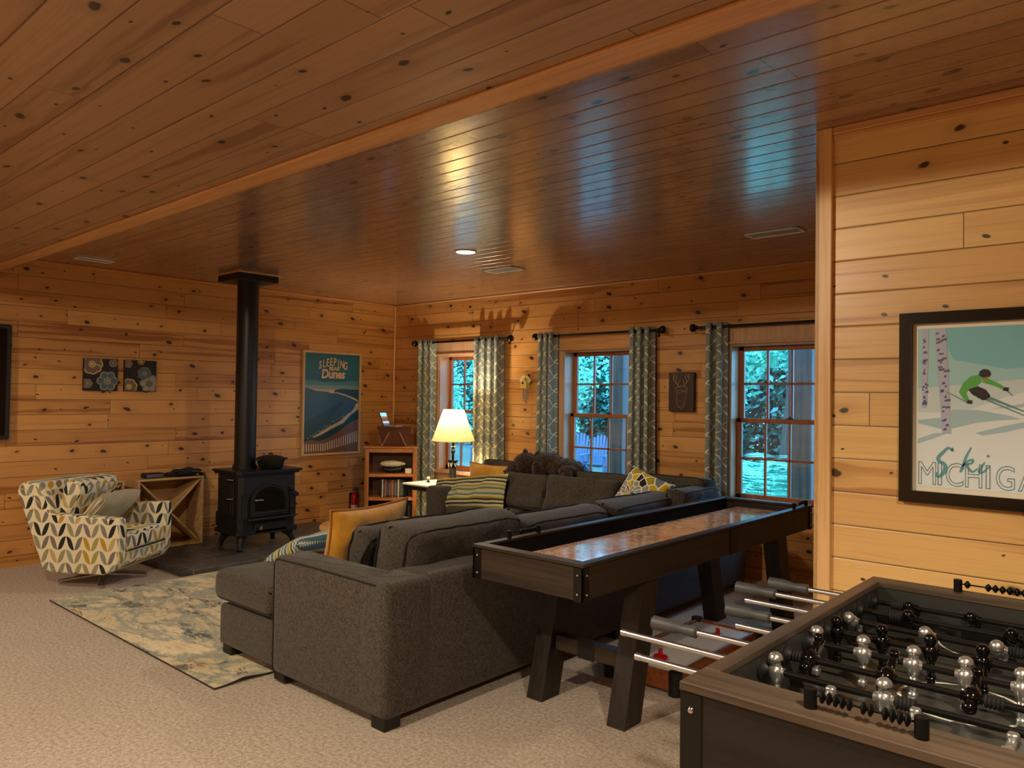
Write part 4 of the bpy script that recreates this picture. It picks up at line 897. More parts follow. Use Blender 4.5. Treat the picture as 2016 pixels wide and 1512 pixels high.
n = NT('cream lampshade', .8, 0, .2); tr = n.t.nodes.new('ShaderNodeBsdfTranslucent'); tr.inputs[0].default_value = (1, .80, .40, 1); mx = n.t.nodes.new('ShaderNodeMixShader'); mx.inputs[0].default_value = .10
n.color(hexc(240, 222, 170)); n.t.links.new(n.b.outputs[0], mx.inputs[1]); n.t.links.new(tr.outputs[0], mx.inputs[2]); n.t.links.new(mx.outputs[0], n.t.nodes['Material Output'].inputs[0])
g = G(); nn = 40; vs = []
for r, z in ((.215, .425), (.105, .735), (.103, .735), (.213, .425)): vs += [(r*math.cos(2*PI*i/nn), r*math.sin(2*PI*i/nn), z) for i in range(nn)]
g.add(vs, [(j*nn+i, j*nn+(i+1) % nn, (j+1)*nn+(i+1) % nn, (j+1)*nn+i) for j in (0,) for i in range(nn)], 0, True)
g.tube([(.215*math.cos(2*PI*i/nn), .215*math.sin(2*PI*i/nn), .425) for i in range(nn)], .003, 5, 0, True); g.tube([(.105*math.cos(2*PI*i/nn), .105*math.sin(2*PI*i/nn), .735) for i in range(nn)], .003, 5, 0, True)
g.build('shade', n.mat, lamp)
g = G(); g.ball((0, 0, .60), .028, .028, .036, 14); g.build('bulb', emit('lit bulb', (1, .80, .48), 12), lamp)
pl = bpy.data.lights.new('lamp_bulb_light', 'POINT'); pl.energy = 28; pl.color = WARM; pl.shadow_soft_size = .03; po = bpy.data.objects.new('lamp_bulb_light', pl); COL.objects.link(po); po.location = (LX, LY, LZ+.66)

# round wooden coffee table
t = thing('coffee_table', 'round pale wood coffee table half hidden behind the sofa', 'coffee table', (-4.50, 3.58, .012))
g = G(); g.lathe([(.001, .405), (.39, .405), (.41, .415), (.41, .432), (.40, .44), (.001, .44)], (0, 0, 0), 44); g.build('top', grain('pale oak top', (206, 158, 104), (182, 130, 80), 0, .35, .5), t)
for k in range(4): a = k*PI/2+.4; g = G(); g.slant((.24*math.cos(a), .24*math.sin(a), .405), (.33*math.cos(a), .33*math.sin(a), .002), .035, .035); g.build('leg', M_oak, t)

# ================================================================ LONG SHUFFLEBOARD TABLE
M_sh = grain('dark stained table wood', (46, 38, 30), (32, 26, 20), 1, .42, .6); M_shx = grain('dark stained table wood end', (58, 47, 37), (40, 32, 25), 0, .42, .6); M_shz = grain('dark stained table leg', (46, 38, 31), (33, 27, 22), 2, .45, .6)
sh = thing('shuffleboard_table', 'long dark-stained shuffleboard table with a glossy marbled playing surface, behind the sofa', 'shuffleboard table', (-2.04, 3.6, 0))
def hp(nm, fn, m=M_sh, p=None): g = G(); fn(g); return g.build(nm, m, p or sh, True)
SX0, SX1, SY0, SY1, ZT2 = -2.34, -1.74, 2.39, 4.80, .76
hp('side_panel', lambda g: g.box(SX0+.008, SX0+.03, SY0+.01, SY1-.01, .615, .745, 0, .002)); hp('side_panel', lambda g: g.box(SX1-.03, SX1-.008, SY0+.01, SY1-.01, .615, .745, 0, .002))
hp('end_panel', lambda g: g.box(SX0+.031, SX1-.031, SY0+.008, SY0+.03, .615, .745, 0, .002), M_shx); hp('end_panel', lambda g: g.box(SX0+.031, SX1-.031, SY1-.03, SY1-.008, .615, .745, 0, .002), M_shx)
hp('top_rail', lambda g: g.box(SX0, SX0+.045, SY0+.06, SY1-.06, .746, ZT2, 0, .003)); hp('top_rail', lambda g: g.box(SX1-.045, SX1, SY0+.06, SY1-.06, .746, ZT2, 0, .003))
hp('end_rail', lambda g: g.box(SX0, SX1, SY0, SY0+.0595, .746, ZT2, 0, .003), M_shx); hp('end_rail', lambda g: g.box(SX0, SX1, SY1-.0595, SY1, .746, ZT2, 0, .003), M_shx)
hp('gutter', lambda g: (g.box(SX0+.03, SX1-.03, SY0+.03, SY1-.03, .625, .635, 0, 0), g.box(SX0+.03, SX0+.034, SY0+.03, SY1-.03, .63, .745, 0, 0), g.box(SX1-.034, SX1-.03, SY0+.03, SY1-.03, .63, .745, 0, 0)), simple('black carpeted gutter', (10, 10, 10), .95))
n = NT('marbled playing surface', .10, 0, .6); o_ = n.obj(); d1 = n.node('ShaderNodeTexNoise', None, Scale=2.4, Detail=3.); n.put(d1.inputs['Vector'], o_)
vm = n.node('ShaderNodeVectorMath', {'operation': 'MULTIPLY_ADD'}); n.put(vm.inputs[0], d1.outputs['Color']); vm.inputs[1].default_value = (.9, .9, .9); n.put(vm.inputs[2], o_)
k = n.noise(vm.outputs[0], 5.5, 7, .72, 1.6); k2 = n.noise(vm.outputs[0], 14, 5, .7, .8)
c = n.ramp(k, [(.30, hexc(150, 84, 52)), (.43, hexc(206, 150, 116)), (.50, hexc(240, 212, 186)), (.56, hexc(184, 118, 84)), (.70, hexc(226, 186, 158))]); n.color(n.mix(n.m('MULTIPLY', n.step(k2, .5, .7), .6), c, hexc(246, 226, 206)))
n.b.inputs['Coat Weight'].default_value = .4; n.b.inputs['Coat Roughness'].default_value = .03
hp('playing_surface', lambda g: g.box(-2.20, -1.885, SY0+.10, SY1-.09, .655, .712, 0, .003), n.mat)
for cx, sx in ((SX0, -1), (SX1, 1)):
    for cy, sy in ((SY0, -1), (SY1, 1)):
        b = hp('corner_bracket', lambda g: (g.box(cx-sx*.002, cx-sx*.012, cy-sy*.005, cy-sy*.045, .612, .744, 0, .001), g.box(cx-sx*.002, cx-sx*.05, cy-sy*.005+0, cy-sy*.012, .612, .744, 0, .001)), M_black)
        for z in (.64, .715):
            hp('bolt', lambda g: g.ball((cx-sx*.002, cy-sy*.028, z), .006, n=8), M_chrome, b); hp('bolt', lambda g: g.ball((cx-sx*.03, cy-sy*.005, z), .006, n=8), M_chrome, b)
hp('joint_band', lambda g: g.box(SX1-.0078, SX1-.003, 3.67, 3.75, .614, .745, 0, .001), M_black)
for x in (-2.27, -1.82):
    for yf, yt in ((2.81, 2.96), (4.56, 4.40)):
        hp('leg', lambda g: g.add([(x+sx*.045, (yf if z < .1 else yt)+sy*.065, z) for sx in (-1, 1) for sy in (-1, 1) for z in (.001, .614)], [(0, 1, 3, 2), (4, 6, 7, 5), (0, 4, 5, 1), (2, 3, 7, 6), (0, 2, 6, 4), (1, 5, 7, 3)]), M_shz)
for y in (2.87,):
    hp('stretcher', lambda g: g.box(-2.224, -1.866, y-.03, y+.03, .22, .29, 0, .004), M_shx); hp('leveller_plate', lambda g: g.box(-2.09, -2.0, y-.034, y-.0305, .215, .295, 0, .002), M_blackm)
M_inkb = simple('dark scorer plastic', (5, 5, 5), .5, 0, .25)
def scorer(p0, p1, label, parent=None, beads=12, skip=(), post=.034, r=.011, world=True, z=0., T=None):
    p0, p1 = Vector(p0), Vector(p1)
    t = thing('bead_scorer', label, 'score counter', p0) if parent is None else None
    par = t or parent
    if t is None:
        g = G(); g.box(0, 0.001, 0, .001, 0, .001); 
    d = (p1-p0); L = d.length; u = d.normalized(); up = Vector((0, 0, 1))
    out = []
    for p in (p0, p1): g = G(); g.cyl(p, p+up*post, .011, n=14); out.append(g.build('scorer_post' if not t else 'post', M_inkb, par, True))
    g = G(); g.cyl(p0+up*post*.68, p1+up*post*.68, .0022, n=6); g.build('scorer_wire' if not t else 'wire', M_inkb, par, True)
    sp = (L-.03)/beads
    for k in range(beads):
        if k in skip: continue
        q = p0+u*(.015+sp*(k+.5))+up*post*.68; g = G(); g.lathe([(.003, -sp*.46), (r, -sp*.12), (r, sp*.12), (.003, sp*.46)], q, 12, 0, u); g.build('scorer_bead' if not t else 'bead', M_inkb, par, True)
scorer((SX0+.022, 2.61, ZT2), (SX0+.022, 2.82, ZT2), '', sh, 10, (0, 1, 2))
scorer((SX1-.022, 4.55, ZT2), (SX1-.022, 4.74, ZT2), '', sh, 9, (0, 1, 2, 3))
# tabletop hockey game stored below
t = thing('tabletop_hockey_game', 'small white-topped air hockey game with black corners under the shuffleboard table', 'air hockey game', (-2.0, 3.7, 0))
def op(nm, fn, m, p=None): g = G(); fn(g); return g.build(nm, m, p or t, True)
M_orw = grain('orange wood side', (150, 84, 40), (120, 62, 28), 1, .4, .6)
op('frame', lambda g: (g.box(-2.19, -2.17, 3.25, 4.15, .015, .105), g.box(-1.83, -1.81, 3.25, 4.15, .015, .105), g.box(-2.17, -1.83, 3.235, 3.255, .015, .105), g.box(-2.17, -1.83, 4.145, 4.165, .015, .105)), M_orw)
op('playing_surface', lambda g: g.box(-2.17, -1.83, 3.255, 4.145, .075, .09, 0, 0), simple('glossy white game top', (214, 208, 204), .2))
for x in (-2.185, -1.815):
    for y in (3.245, 4.155): op('corner_cap', lambda g: g.cyl((x, y, .001), (x, y, .112), .032, n=14), M_blackm)
for x, y, lb in ((-2.0, 3.42, 'red mallet near the front end of the air hockey game'), (-1.95, 3.95, 'red mallet at the back end of the air hockey game')):
    m = thing('game_mallet', lb, 'game mallet', (x, y, .091), 0, 'red air hockey mallets'); g = G(); g.lathe([(.036, 0), (.038, .004), (.036, .012), (.014, .016), (.011, .035), (.013, .045), (.001, .05)], (0, 0, 0), 20); g.build('mallet', simple('red plastic', (190, 10, 24), .25), m)

# ================================================================ FOOSBALL TABLE
FX0, FX1, FY0, FY1, FZ = -.72, -.02, 1.30, 2.49, .87; ZR, ZF = .827, .745
M_fo = grain('grey brown foosball wood', (86, 70, 56), (64, 52, 41), 1, .42, .7); M_fox = grain('grey brown foosball end', (86, 70, 56), (64, 52, 41), 0, .42, .7); M_fod = grain('dark foosball cabinet', (32, 25, 20), (23, 18, 15), 0, .5, .6); M_fody = grain('dark foosball cabinet side', (32, 25, 20), (23, 18, 15), 1, .5, .6)
fb = thing('foosball_table', 'dark foosball table with chrome rods and silver and black players, in the right foreground', 'foosball table', (-.37, 1.9, 0))
def fp(nm, fn, m=M_fo, p=None): g = G(); fn(g); return g.build(nm, m, p or fb, True)
M_fin = simple('dark inner wall', (40, 40, 36), .5)
fp('side_panel', lambda g: g.box(FX0+.006, FX0+.03, FY0+.01, FY1-.01, .55, FZ-.018, 0, .002), M_fody); fp('side_panel', lambda g: g.box(FX1-.03, FX1-.006, FY0+.01, FY1-.01, .55, FZ-.018, 0, .002), M_fody)
fp('end_panel', lambda g: g.box(FX0+.031, FX1-.031, FY0+.006, FY0+.03, .55, FZ-.018, 0, .002), M_fod); fp('end_panel', lambda g: g.box(FX0+.031, FX1-.031, FY1-.03, FY1-.006, .55, FZ-.018, 0, .002), M_fod)
fp('top_rail', lambda g: g.box(FX0, FX0+.034, FY0+.10, FY1-.065, FZ-.0175, FZ, 0, .002)); fp('top_rail', lambda g: g.box(FX1-.034, FX1, FY0+.10, FY1-.065, FZ-.0175, FZ, 0, .002))
fp('end_rail', lambda g: g.box(FX0, FX1, FY0, FY0+.0995, FZ-.0175, FZ, 0, .002), M_fox); fp('end_rail', lambda g: g.box(FX0, FX1, FY1-.0645, FY1, FZ-.0175, FZ, 0, .002), M_fox)
fp('inner_wall', lambda g: (g.box(FX0+.0305, FX0+.034, FY0+.03, FY1-.03, ZF, FZ-.018, 0, 0), g.box(FX1-.034, FX1-.0305, FY0+.03, FY1-.03, ZF, FZ-.018, 0, 0), g.box(FX0+.034, FX1-.034, FY0+.0305, FY0+.10, ZF-.0, FZ-.018, 0, 0), g.box(FX0+.034, FX1-.034, FY1-.065, FY1-.0305, ZF, FZ-.018, 0, 0)), M_fin)
fld = fp('playfield', lambda g: g.box(FX0+.034, FX1-.034, FY0+.10, FY1-.065, ZF-.012, ZF, 0, 0), simple('dark grey playfield', (58, 56, 50), .28))
M_line = simple('white field marking', (226, 222, 210), .5)
CX, CY = (FX0+FX1)/2, (FY0+FY1)/2+.02
def ringflat(g, cx, cy, r0, r1, z, a0=0., a1=2*PI, n=48):
    vs = []
    for i in range(n+1):
        a = a0+(a1-a0)*i/n; vs += [(cx+r0*math.cos(a), cy+r0*math.sin(a), z), (cx+r1*math.cos(a), cy+r1*math.sin(a), z)]
    g.add(vs, [(2*i, 2*i+1, 2*i+3, 2*i+2) for i in range(n)])
def marks(g):
    ringflat(g, CX, CY, .118, .126, ZF+.0006)
    for sy in (-1, 1): ringflat(g, CX, CY+sy*.50, .15, .156, ZF+.0006, -sy*PI*.95, -sy*PI*.05, 30)
    for x, y, w, d in ((CX-.12, CY+.33, .012, .075), (CX+.12, CY+.33, .012, .075), (CX, CY+.33, .012, .03), (CX-.12, CY-.33, .012, .075), (CX+.12, CY-.33, .012, .075)): g.box(x-w/2, x+w/2, y-d/2, y+d/2, ZF, ZF+.0006, 0, 0)
fp('field_markings', marks, M_line, fld)
fp('goal_slot', lambda g: g.box(CX-.10, CX+.10, FY1-.0655, FY1-.064, ZF+.003, ZF+.07, 0, 0), simple('black goal opening', (4, 4, 4), .9)); 
for sx, x in ((-1, FX0+.045), (1, FX1-.045)):
    for sy, y in ((-1, FY0+.045), (1, FY1-.045)): fp('leg', lambda g: g.box(x-.045, x+.045, y-.045, y+.045, 0.001, .549, 0, .004), M_shz)
for cx, sx in ((FX0, -1), (FX1, 1)):
    for cy, sy in ((FY0, -1), (FY1, 1)):
        b = fp('corner_bracket', lambda g: (g.box(cx-sx*.001, cx-sx*.008, cy-sy*.004, cy-sy*.045, .55, FZ-.0185, 0, .001), g.box(cx-sx*.001, cx-sx*.045, cy-sy*.003, cy-sy*.009, .55, FZ-.0185, 0, .001)), M_black)
        fp('bolt', lambda g: g.ball((cx-sx*.024, cy-sy*.003, FZ-.05), .007, n=10), M_chrome, b); fp('bolt', lambda g: g.ball((cx-sx*.024, cy-sy*.003, FZ-.25), .007, n=10), M_chrome, b)
M_silver = simple('silver player', (188, 188, 186), .28, .85); M_blk = simple('gloss black player', (6, 6, 7), .12, 0, .5); M_rub = simple('black rubber bumper', (12, 12, 12), .75); M_rod = simple('polished steel rod', (196, 200, 206), .28, 1.); M_rodin = simple('dark steel rod', (20, 19, 19), .28, .3)
M_grip = simple('grey rubber grip', (62, 62, 64), .5)
def man_mesh(mat, hat):
    g = G()
    g.lathe([(.0001, .041), (.007, .040), (.0125, .036), (.0155, .029), (.0155, .0265), (.009, .0255)] if hat else [(.0001, .040), (.007, .039), (.0125, .034), (.014, .027), (.0125, .020), (.008, .016)], (0, 0, 0), 18)
    g.lathe([(.0095, .0265), (.0115, .022), (.0105, .015), (.007, .012)], (0, 0, 0), 14)
    g.lathe([(.007, .015), (.013, .011), (.0165, .002), (.0155, -.010), (.012, -.020), (.008, -.026)], (0, 0, 0), 18)
    for s in (-1, 1): g.ball((s*.0125, 0, .002), .0055, .0065, .010, 8)
    g.box(-.008, .008, -.006, .006, -.062, -.024, 0, .003); g.box(-.009, .009, -.011, .013, -.074, -.058, 0, .003)
    g.cyl((-.019, 0, 0), (.019, 0, 0), .0098, n=14)
    return g
rods = []   # (y, men x, team silver?, left extent, grip?, angle)
ys = [2.356-.1265*i for i in range(8)]
R_ = [(-.58, -.43, -.15), (-.55, -.32), (-.66, -.48, -.33), (-.655, -.55, -.445, -.34, -.235), (-.66, -.555, -.45, -.35, -.25), (-.63, -.47, -.315), (-.655, -.44), (-.52, -.37, -.22)]
EXT = [-.99, -1.04, -.95, -.95, -.86, -1.03, -1.04, -.92]; GR = [1, 1, 0, 1, 0, 1, 0, 0]; SIL = [0, 0, 1, 0, 1, 0, 1, 1]; ANG = [70, 55, 62, 4, -3, 118, 2, 96]
protos = {}
for k in range(8):
    y = ys[k]; sil = SIL[k]
    g = G(); g.cyl((EXT[k]+(.1 if GR[k] else 0), y, ZR), (FX0+.02, y, ZR), .0072, n=14); ro = g.build('rod', M_rod, fb, True)
    g = G(); g.cyl((FX0+.02, y, ZR), (FX1+(.12 if GR[k] else .3), y, ZR), .0071, n=14); g.build('rod_shaft', M_rodin, ro, True)
    if GR[k]:
        g = G(); x0 = EXT[k]; g.lathe([(.013, 0), (.0185, .002), (.018, .05), (.016, .065), (.0125, .08), (.0145, .105), (.0155, .112), (.0155, .122), (.009, .125)], (x0, y, ZR), 8, 0, (1, 0, 0)); g.build('grip', M_grip, ro, True)
    else: g = G(); g.cyl((EXT[k]-.002, y, ZR), (EXT[k]+.012, y, ZR), .0082, n=14); g.build('end_cap', M_rod, ro, True)
    for wx in (FX0+.034, FX1-.034): g = G(); s = 1 if wx < CX else -1; g.lathe([(.026, 0), (.026, .004), (.016, .008), (.012, .018)], (wx, y, ZR), 18, 0, (s, 0, 0)); g.build('bearing', M_blackm, fb, True)
    A = math.radians(ANG[k])
    for q, x in enumerate(R_[k]):
        if x is None: continue
        key = sil
        if key not in protos: mo = man_mesh(None, sil).build('player', M_silver if sil else M_blk); protos[key] = mo.data; bpy.data.objects.remove(mo)
        mo = bpy.data.objects.new('player', protos[key]); COL.objects.link(mo); mo.parent = ro
        mo.matrix_basis = wm(fb).inverted() @ (Matrix.Translation((x, y, ZR)) @ Matrix.Rotation(A, 4, 'X'))
    bx = [R_[k][-1]+.022] if k in (1, 6, 7, 5) else [R_[k][0]-.045, R_[k][-1]+.022] if k in (0, 2, 3) else [R_[k][-1]+.022]
    if k in (0, 1, 5): bx.append(R_[k][0]-.050)
    for x in bx:
        g = G(); pr = []
        for j in range(5): pr += [(.0125, j*.007), (.0135, j*.007+.002), (.0125, j*.007+.004), (.0095, j*.007+.0055)]
        g.lathe(pr, (x, y, ZR), 14, 0, (1, 0, 0)); g.build('bumper', M_rub, ro, True)
scorer((-.49, FY0+.045, FZ), (-.315, FY0+.045, FZ), '', fb, 13, (5, 8), .034, .0105)
scorer((-.485, FY1-.03, FZ), (-.22, FY1-.03, FZ), '', fb, 14, (1, 2), .034, .0105)

# ================================================================ WALL ART
def poly_on(g, pts, org, U, V, d, mi):
    org, U, V = Vector(org), Vector(U), Vector(V); N = U.cross(V)
    g.add([org+U*a+V*b+N*d for a, b in pts], [tuple(range(len(pts)))], mi)
def frame(g, w, h, t, dpt, org, U, V, mi=0):
    org, U, V = Vector(org), Vector(U), Vector(V); N = U.cross(V)
    for a0, a1, b0, b1 in ((0, w, h-t, h), (0, w, 0, t), (0, t, t, h-t), (w-t, w, t, h-t)):
        g.add([org+U*a+V*b+N*d for a, b, d in ((a0, b0, 0), (a1, b0, 0), (a1, b1, 0), (a0, b1, 0), (a0, b0, dpt), (a1, b0, dpt), (a1, b1, dpt), (a0, b1, dpt))], [(0, 3, 2, 1), (4, 5, 6, 7), (0, 1, 5, 4), (1, 2, 6, 5), (2, 3, 7, 6), (3, 0, 4, 7)], mi)
def flat(c): return simple('print ink %d %d %d' % c, c, .45)
# Dunes poster on the left wall: y 4.53..5.29, z .755..1.88 (u = +y)
t = thing('framed_poster', 'tall teal beach poster in a pale wood frame, between the stovepipe and the bookcase', 'poster', (XL, 4.91, 1.32))
U, V = (0, 1, 0), (0, 0, 1); org = (XL+.001, 4.545, .755); w, h = .755, 1.12
g = G(); frame(g, w, h, .022, .028, org, U, V); g.build('frame', simple('pale wood frame', (204, 168, 124), .45), t, True)
IK = [(24, 92, 98), (34, 74, 92), (196, 168, 128), (18, 52, 50), (112, 78, 58), (206, 190, 166), (150, 150, 130), (226, 178, 120), (20, 60, 74), (28, 86, 96), (70, 118, 112), (116, 134, 118), (176, 152, 118)]
g = G(); iw, ih = w-.044, h-.044; o2 = (org[0], org[1]+.022, org[2]+.022)
def S(pts, d, mi): poly_on(g, [(a*iw, b*ih) for a, b in pts], o2, U, V, d, mi)
S([(0, 0), (1, 0), (1, 1), (0, 1)], .010, 0)
for i, (b0, b1, mi) in enumerate(((.60, .64, 12), (.64, .68, 11), (.68, .73, 10), (.73, .80, 9))): S([(0, b0), (1, b0), (1, b1), (0, b1)], .0103, mi)
S([(0, .64), (.04, .655), (.08, .645), (.2, .625), (.5, .61), (.7, .60), (.98, .55), (.98, .5), (.9, .4), (.3, .1), (0, .1)], .0106, 1)
S([(0, .3), (.5, .46), (.72, .52), (.4, .30), (.1, .14), (0, .14)], .0108, 8)
S([(.52, .60), (.56, .635), (.68, .65), (.8, .645), (1, .64), (1, .5), (.9, .53), (.75, .57)], .0109, 3)
S([(.46, .605), (.60, .600), (.75, .575), (.9, .54), (.97, .52), (.99, .51), (.99, .535), (.9, .56), (.75, .59), (.6, .612)], .0112, 2)
S([(1, .51), (.94, .49), (.93, .46), (.86, .41), (.80, .39), (.66, .32), (.45, .26), (.25, .19), (.17, .165), (.18, .155), (.30, .18), (.5, .24), (.72, .30), (.85, .38), (1, .44)], .0114, 2)
S([(.15, .15), (.3, .17), (.5, .225), (.72, .285), (.85, .36), (1, .42), (1, .33), (.8, .27), (.6, .2), (.35, .12), (0, .08), (0, .13)], .0113, 3)
S([(0, .0), (1, 0), (1, .34), (.85, .30), (.65, .22), (.5, .16), (.3, .12), (.12, .135), (0, .11)], .0116, 4)
S([(0.44, .607), (.47, .62), (.52, .622), (.54, .607)], .0115, 7)
for i in range(24):
    a = .01+i*.0415; b = .02+max(0, (a-.35))*.13; hh = .075+.035*min(1, max(0, (a-.4)*2)); S([(a, b), (a+.018, b), (a+.014, b+hh), (a-.002, b+hh)], .0120, 5)
rnd = random.Random(3)
for i in range(16): a = .08+i*.042; b = .15+.9*(a-.08)*.38+rnd.uniform(-.01, .015); S([(a, b), (a+.014, b+.004), (a+.012, b+.011), (a-.002, b+.007)], .0118, 5)
for i in range(6): a = .76+.01*i; S([(.60+i*.018, .28+i*.038), (.606+i*.018, .28+i*.038), (.628+i*.018, .325+i*.038), (.62+i*.018, .325+i*.038)], .0118, 3)
P0 = lambda a, b: Vector(o2)+Vector(U)*(a*iw)+Vector(V)*(b*ih)+Vector((.0122, 0, 0))
for i, ch_ in enumerate('SLEEPING'): text_into(g, ch_, .118, P0(.275+i*.066, .884-.010*abs(i-3.5)**1.6*.5+.0), U, V, 7, 0, .12, .002, 1, .0003, .62)
text_into(g, 'BEAR', .060, P0(.535, .832), U, V, 7, 0, 0, .0015, 1., .0003, 1.0)
text_into(g, 'Dunes', .135, P0(.515, .755), U, V, 7, 0, .1, .004, .95, .0003, .9)
text_into(g, 'National Lakeshore', .043, P0(.51, .715), U, V, 8, 0, .25, .0005, 1., .0003, 1.05)
g.build('print', [flat(c) for c in IK], t, True)
# two floral canvases
for i, (y0, lb) in enumerate(((2.41, 'left of two small dark floral canvases on the left wall'), (2.74, 'right of two small dark floral canvases on the left wall'))):
    t = thing('floral_canvas', lb, 'picture', (XL, y0+.135, 1.55), 0, 'pair of floral canvases')
    g = G(); g.box(XL+.001, XL+.03, y0, y0+.275, 1.413, 1.688, 0, .003); cv = g.build('canvas', simple('dark brown canvas', (34, 28, 24), .8), t, True)
    rnd = random.Random(50+i); g = G(); o3 = Vector((XL+.0305, y0, 1.413)); UU, VV = Vector((0, 1, 0)), Vector((0, 0, 1))
    def flower(cx, cy, r, npet, m1, m2, m3):
        for k in range(npet):
            a = 2*PI*k/npet+i; px, py = cx+r*.62*math.cos(a), cy+r*.62*math.sin(a)
            for rr, m, d in ((r*.42, m1, .0003), (r*.31, m2, .0006)):
                pts = [(min(.272, max(.003, px+rr*math.cos(q))), min(.272, max(.003, py+rr*math.sin(q)))) for q in [2*PI*z/16 for z in range(16)]]; poly_on(g, pts, o3, UU, VV, d+k*.00004, m)
        for rr, m, d in ((r*.34, m1, .0012), (r*.26, m3, .0014), (r*.14, m1, .0016)):
            poly_on(g, [(min(.272, max(.003, cx+rr*math.cos(q))), min(.272, max(.003, cy+rr*math.sin(q)))) for q in [2*PI*z/16 for z in range(16)]], o3, UU, VV, d, m)
    if i == 0: flower(.19, .085, .085, 6, 0, 1, 2); flower(.065, .225, .085, 9, 3, 4, 0); flower(.03, .06, .04, 6, 0, 4, 2); flower(.235, .24, .035, 7, 0, 4, 1)
    else: flower(.215, .07, .085, 6, 1, 0, 2); flower(.17, .16, .06, 7, 4, 1, 0); flower(.04, .04, .07, 8, 3, 4, 0); flower(.03, .24, .035, 6, 0, 4, 1); flower(.14, .265, .03, 6, 3, 4, 0)
    for k in range(26):
        a, b = rnd.uniform(.01, .26), rnd.uniform(.01, .26); q = rnd.uniform(0, PI); L = .02; poly_on(g, [(a, b), (a+L*math.cos(q)*.5-.003, b+L*math.sin(q)*.5+.003), (min(.272, a+L*math.cos(q)), b+L*math.sin(q)*.7)], o3, UU, VV, .0001, 5)
    g.build('painting', [flat(c) for c in ((150, 136, 120), (70, 92, 100), (120, 108, 50), (196, 170, 84), (112, 88, 76), (98, 84, 66))], cv, True)
# television edge on the left wall
t = thing('wall_television', 'large black flat television on the left wall, cut off by the left edge', 'television', (XL, 1.17, 1.47))
g = G(); g.box(XL+.03, XL+.075, .42, 1.865, 1.02, 1.92, 0, .006); g.build('case', M_blackm, t, True)
g = G(); g.box(XL+.0752, XL+.077, .45, 1.835, 1.05, 1.89, 0, 0); g.build('screen', simple('dark screen', (8, 7, 7), .12), t, True)
g = G(); g.box(XL+.001, XL+.03, .9, 1.4, 1.3, 1.6, 0, .003); g.build('wall_mount', M_black, t, True)
# ski poster
t = thing('framed_ski_poster', 'ski poster in a glossy black frame on the bright pine wall at right', 'poster', (-.51, YP, 1.38))
U, V = (1, 0, 0), (0, 0, 1); x0, z0, w, h = -.785, 1.045, .565, .682; org = (x0, YP-.002, z0)
g = G(); frame(g, w, h, .040, .026, org, U, V); g.build('frame', simple('gloss black frame', (14, 11, 10), .18), t, True)
o2 = (x0+.04, YP-.004, z0+.04); iw, ih = w-.08, h-.08; g = G()
IK = [(236, 228, 206), (196, 216, 220), (122, 190, 202), (158, 206, 212), (222, 232, 236), (164, 196, 206), (84, 76, 130), (176, 182, 206), (84, 172, 70), (24, 20, 26), (196, 92, 70), (92, 160, 168), (96, 140, 146), (214, 228, 232)]
def S(pts, d, mi): poly_on(g, [(.018+a*(iw-.036), .018+b*(ih-.036)) for a, b in pts], o2, U, V, d, mi)
S([(-.038, -.03), (1.038, -.03), (1.038, 1.03), (-.038, 1.03)], .004, 0)
S([(0, 0), (1, 0), (1, 1), (0, 1)], .0045, 1)
S([(0, .62), (1, .70), (1, 1), (0, 1)], .0048, 3); S([(.25, .80), (.6, .74), (1, .76), (1, 1), (.15, 1)], .0050, 2)
S([(0, 0), (1, 0), (1, .66), (.8, .62), (.6, .57), (.45, .52), (.3, .47), (0, .47)], .0052, 4)
S([(0, .42), (.18, .44), (.25, .49), (.42, .49), (.62, .46), (.7, .44), (.55, .43), (.4, .41), (.2, .36), (0, .40)], .0055, 5)
S([(.4, .35), (.6, .40), (.8, .44), (1, .52), (1, .49), (.8, .41), (.6, .36), (.45, .335)], .0055, 5); S([(.5, .50), (.7, .53), (1, .62), (1, .60), (.7, .51)], .0055, 5); S([(0, .30), (.12, .34), (.22, .345), (.1, .30), (0, .27)], .0055, 5)
rnd = random.Random(9)
for a0, a1, b0, ww, m in ((.035, .03, .50, .045, 7), (.12, .175, .34, .08, 7)):
    S([(a1, b0), (a1+ww*.8, b0), (a0+ww, 1), (a0, 1)], .0058, m)
    for k in range(34):
        b = b0+.01+rnd.random()*(1-b0-.03); c = a1+(a0-a1)*(b-b0)/(1-b0); a = c+rnd.uniform(0, ww*.55); q = ww*rnd.uniform(.2, .5); S([(a, b), (a+q, b+.004), (a+q*.9, b+rnd.uniform(.01, .02)), (a+q*.1, b+.012)], .0061+k*.00001, 6)
S([(.29, .60), (.32, .655), (.37, .695), (.43, .705), (.44, .66), (.41, .635), (.36, .615), (.34, .595), (.355, .56), (.37, .545), (.345, .535), (.315, .565)], .0062, 8)
S([(.43, .705), (.46, .695), (.50, .675), (.55, .655), (.60, .625), (.59, .612), (.54, .632), (.49, .648), (.455, .655)], .0063, 8)
S([(.355, .615), (.42, .635), (.47, .615), (.50, .58), (.49, .555), (.45, .55), (.42, .565), (.38, .585)], .0064, 9); S([(.49, .575), (.535, .555), (.525, .545), (.48, .56)], .0064, 9)
S([(.425, .70), (.43, .725), (.455, .74), (.49, .735), (.505, .715), (.50, .695), (.46, .685)], .0066, 9); S([(.455, .685), (.48, .693), (.485, .68), (.465, .668)], .0067, 10)
for a, b in ((.362, .538), (.60, .617)): S([(a-.018, b-.008), (a+.018, b-.012), (a+.02, b+.010), (a-.012, b+.012)], .0066, 9)
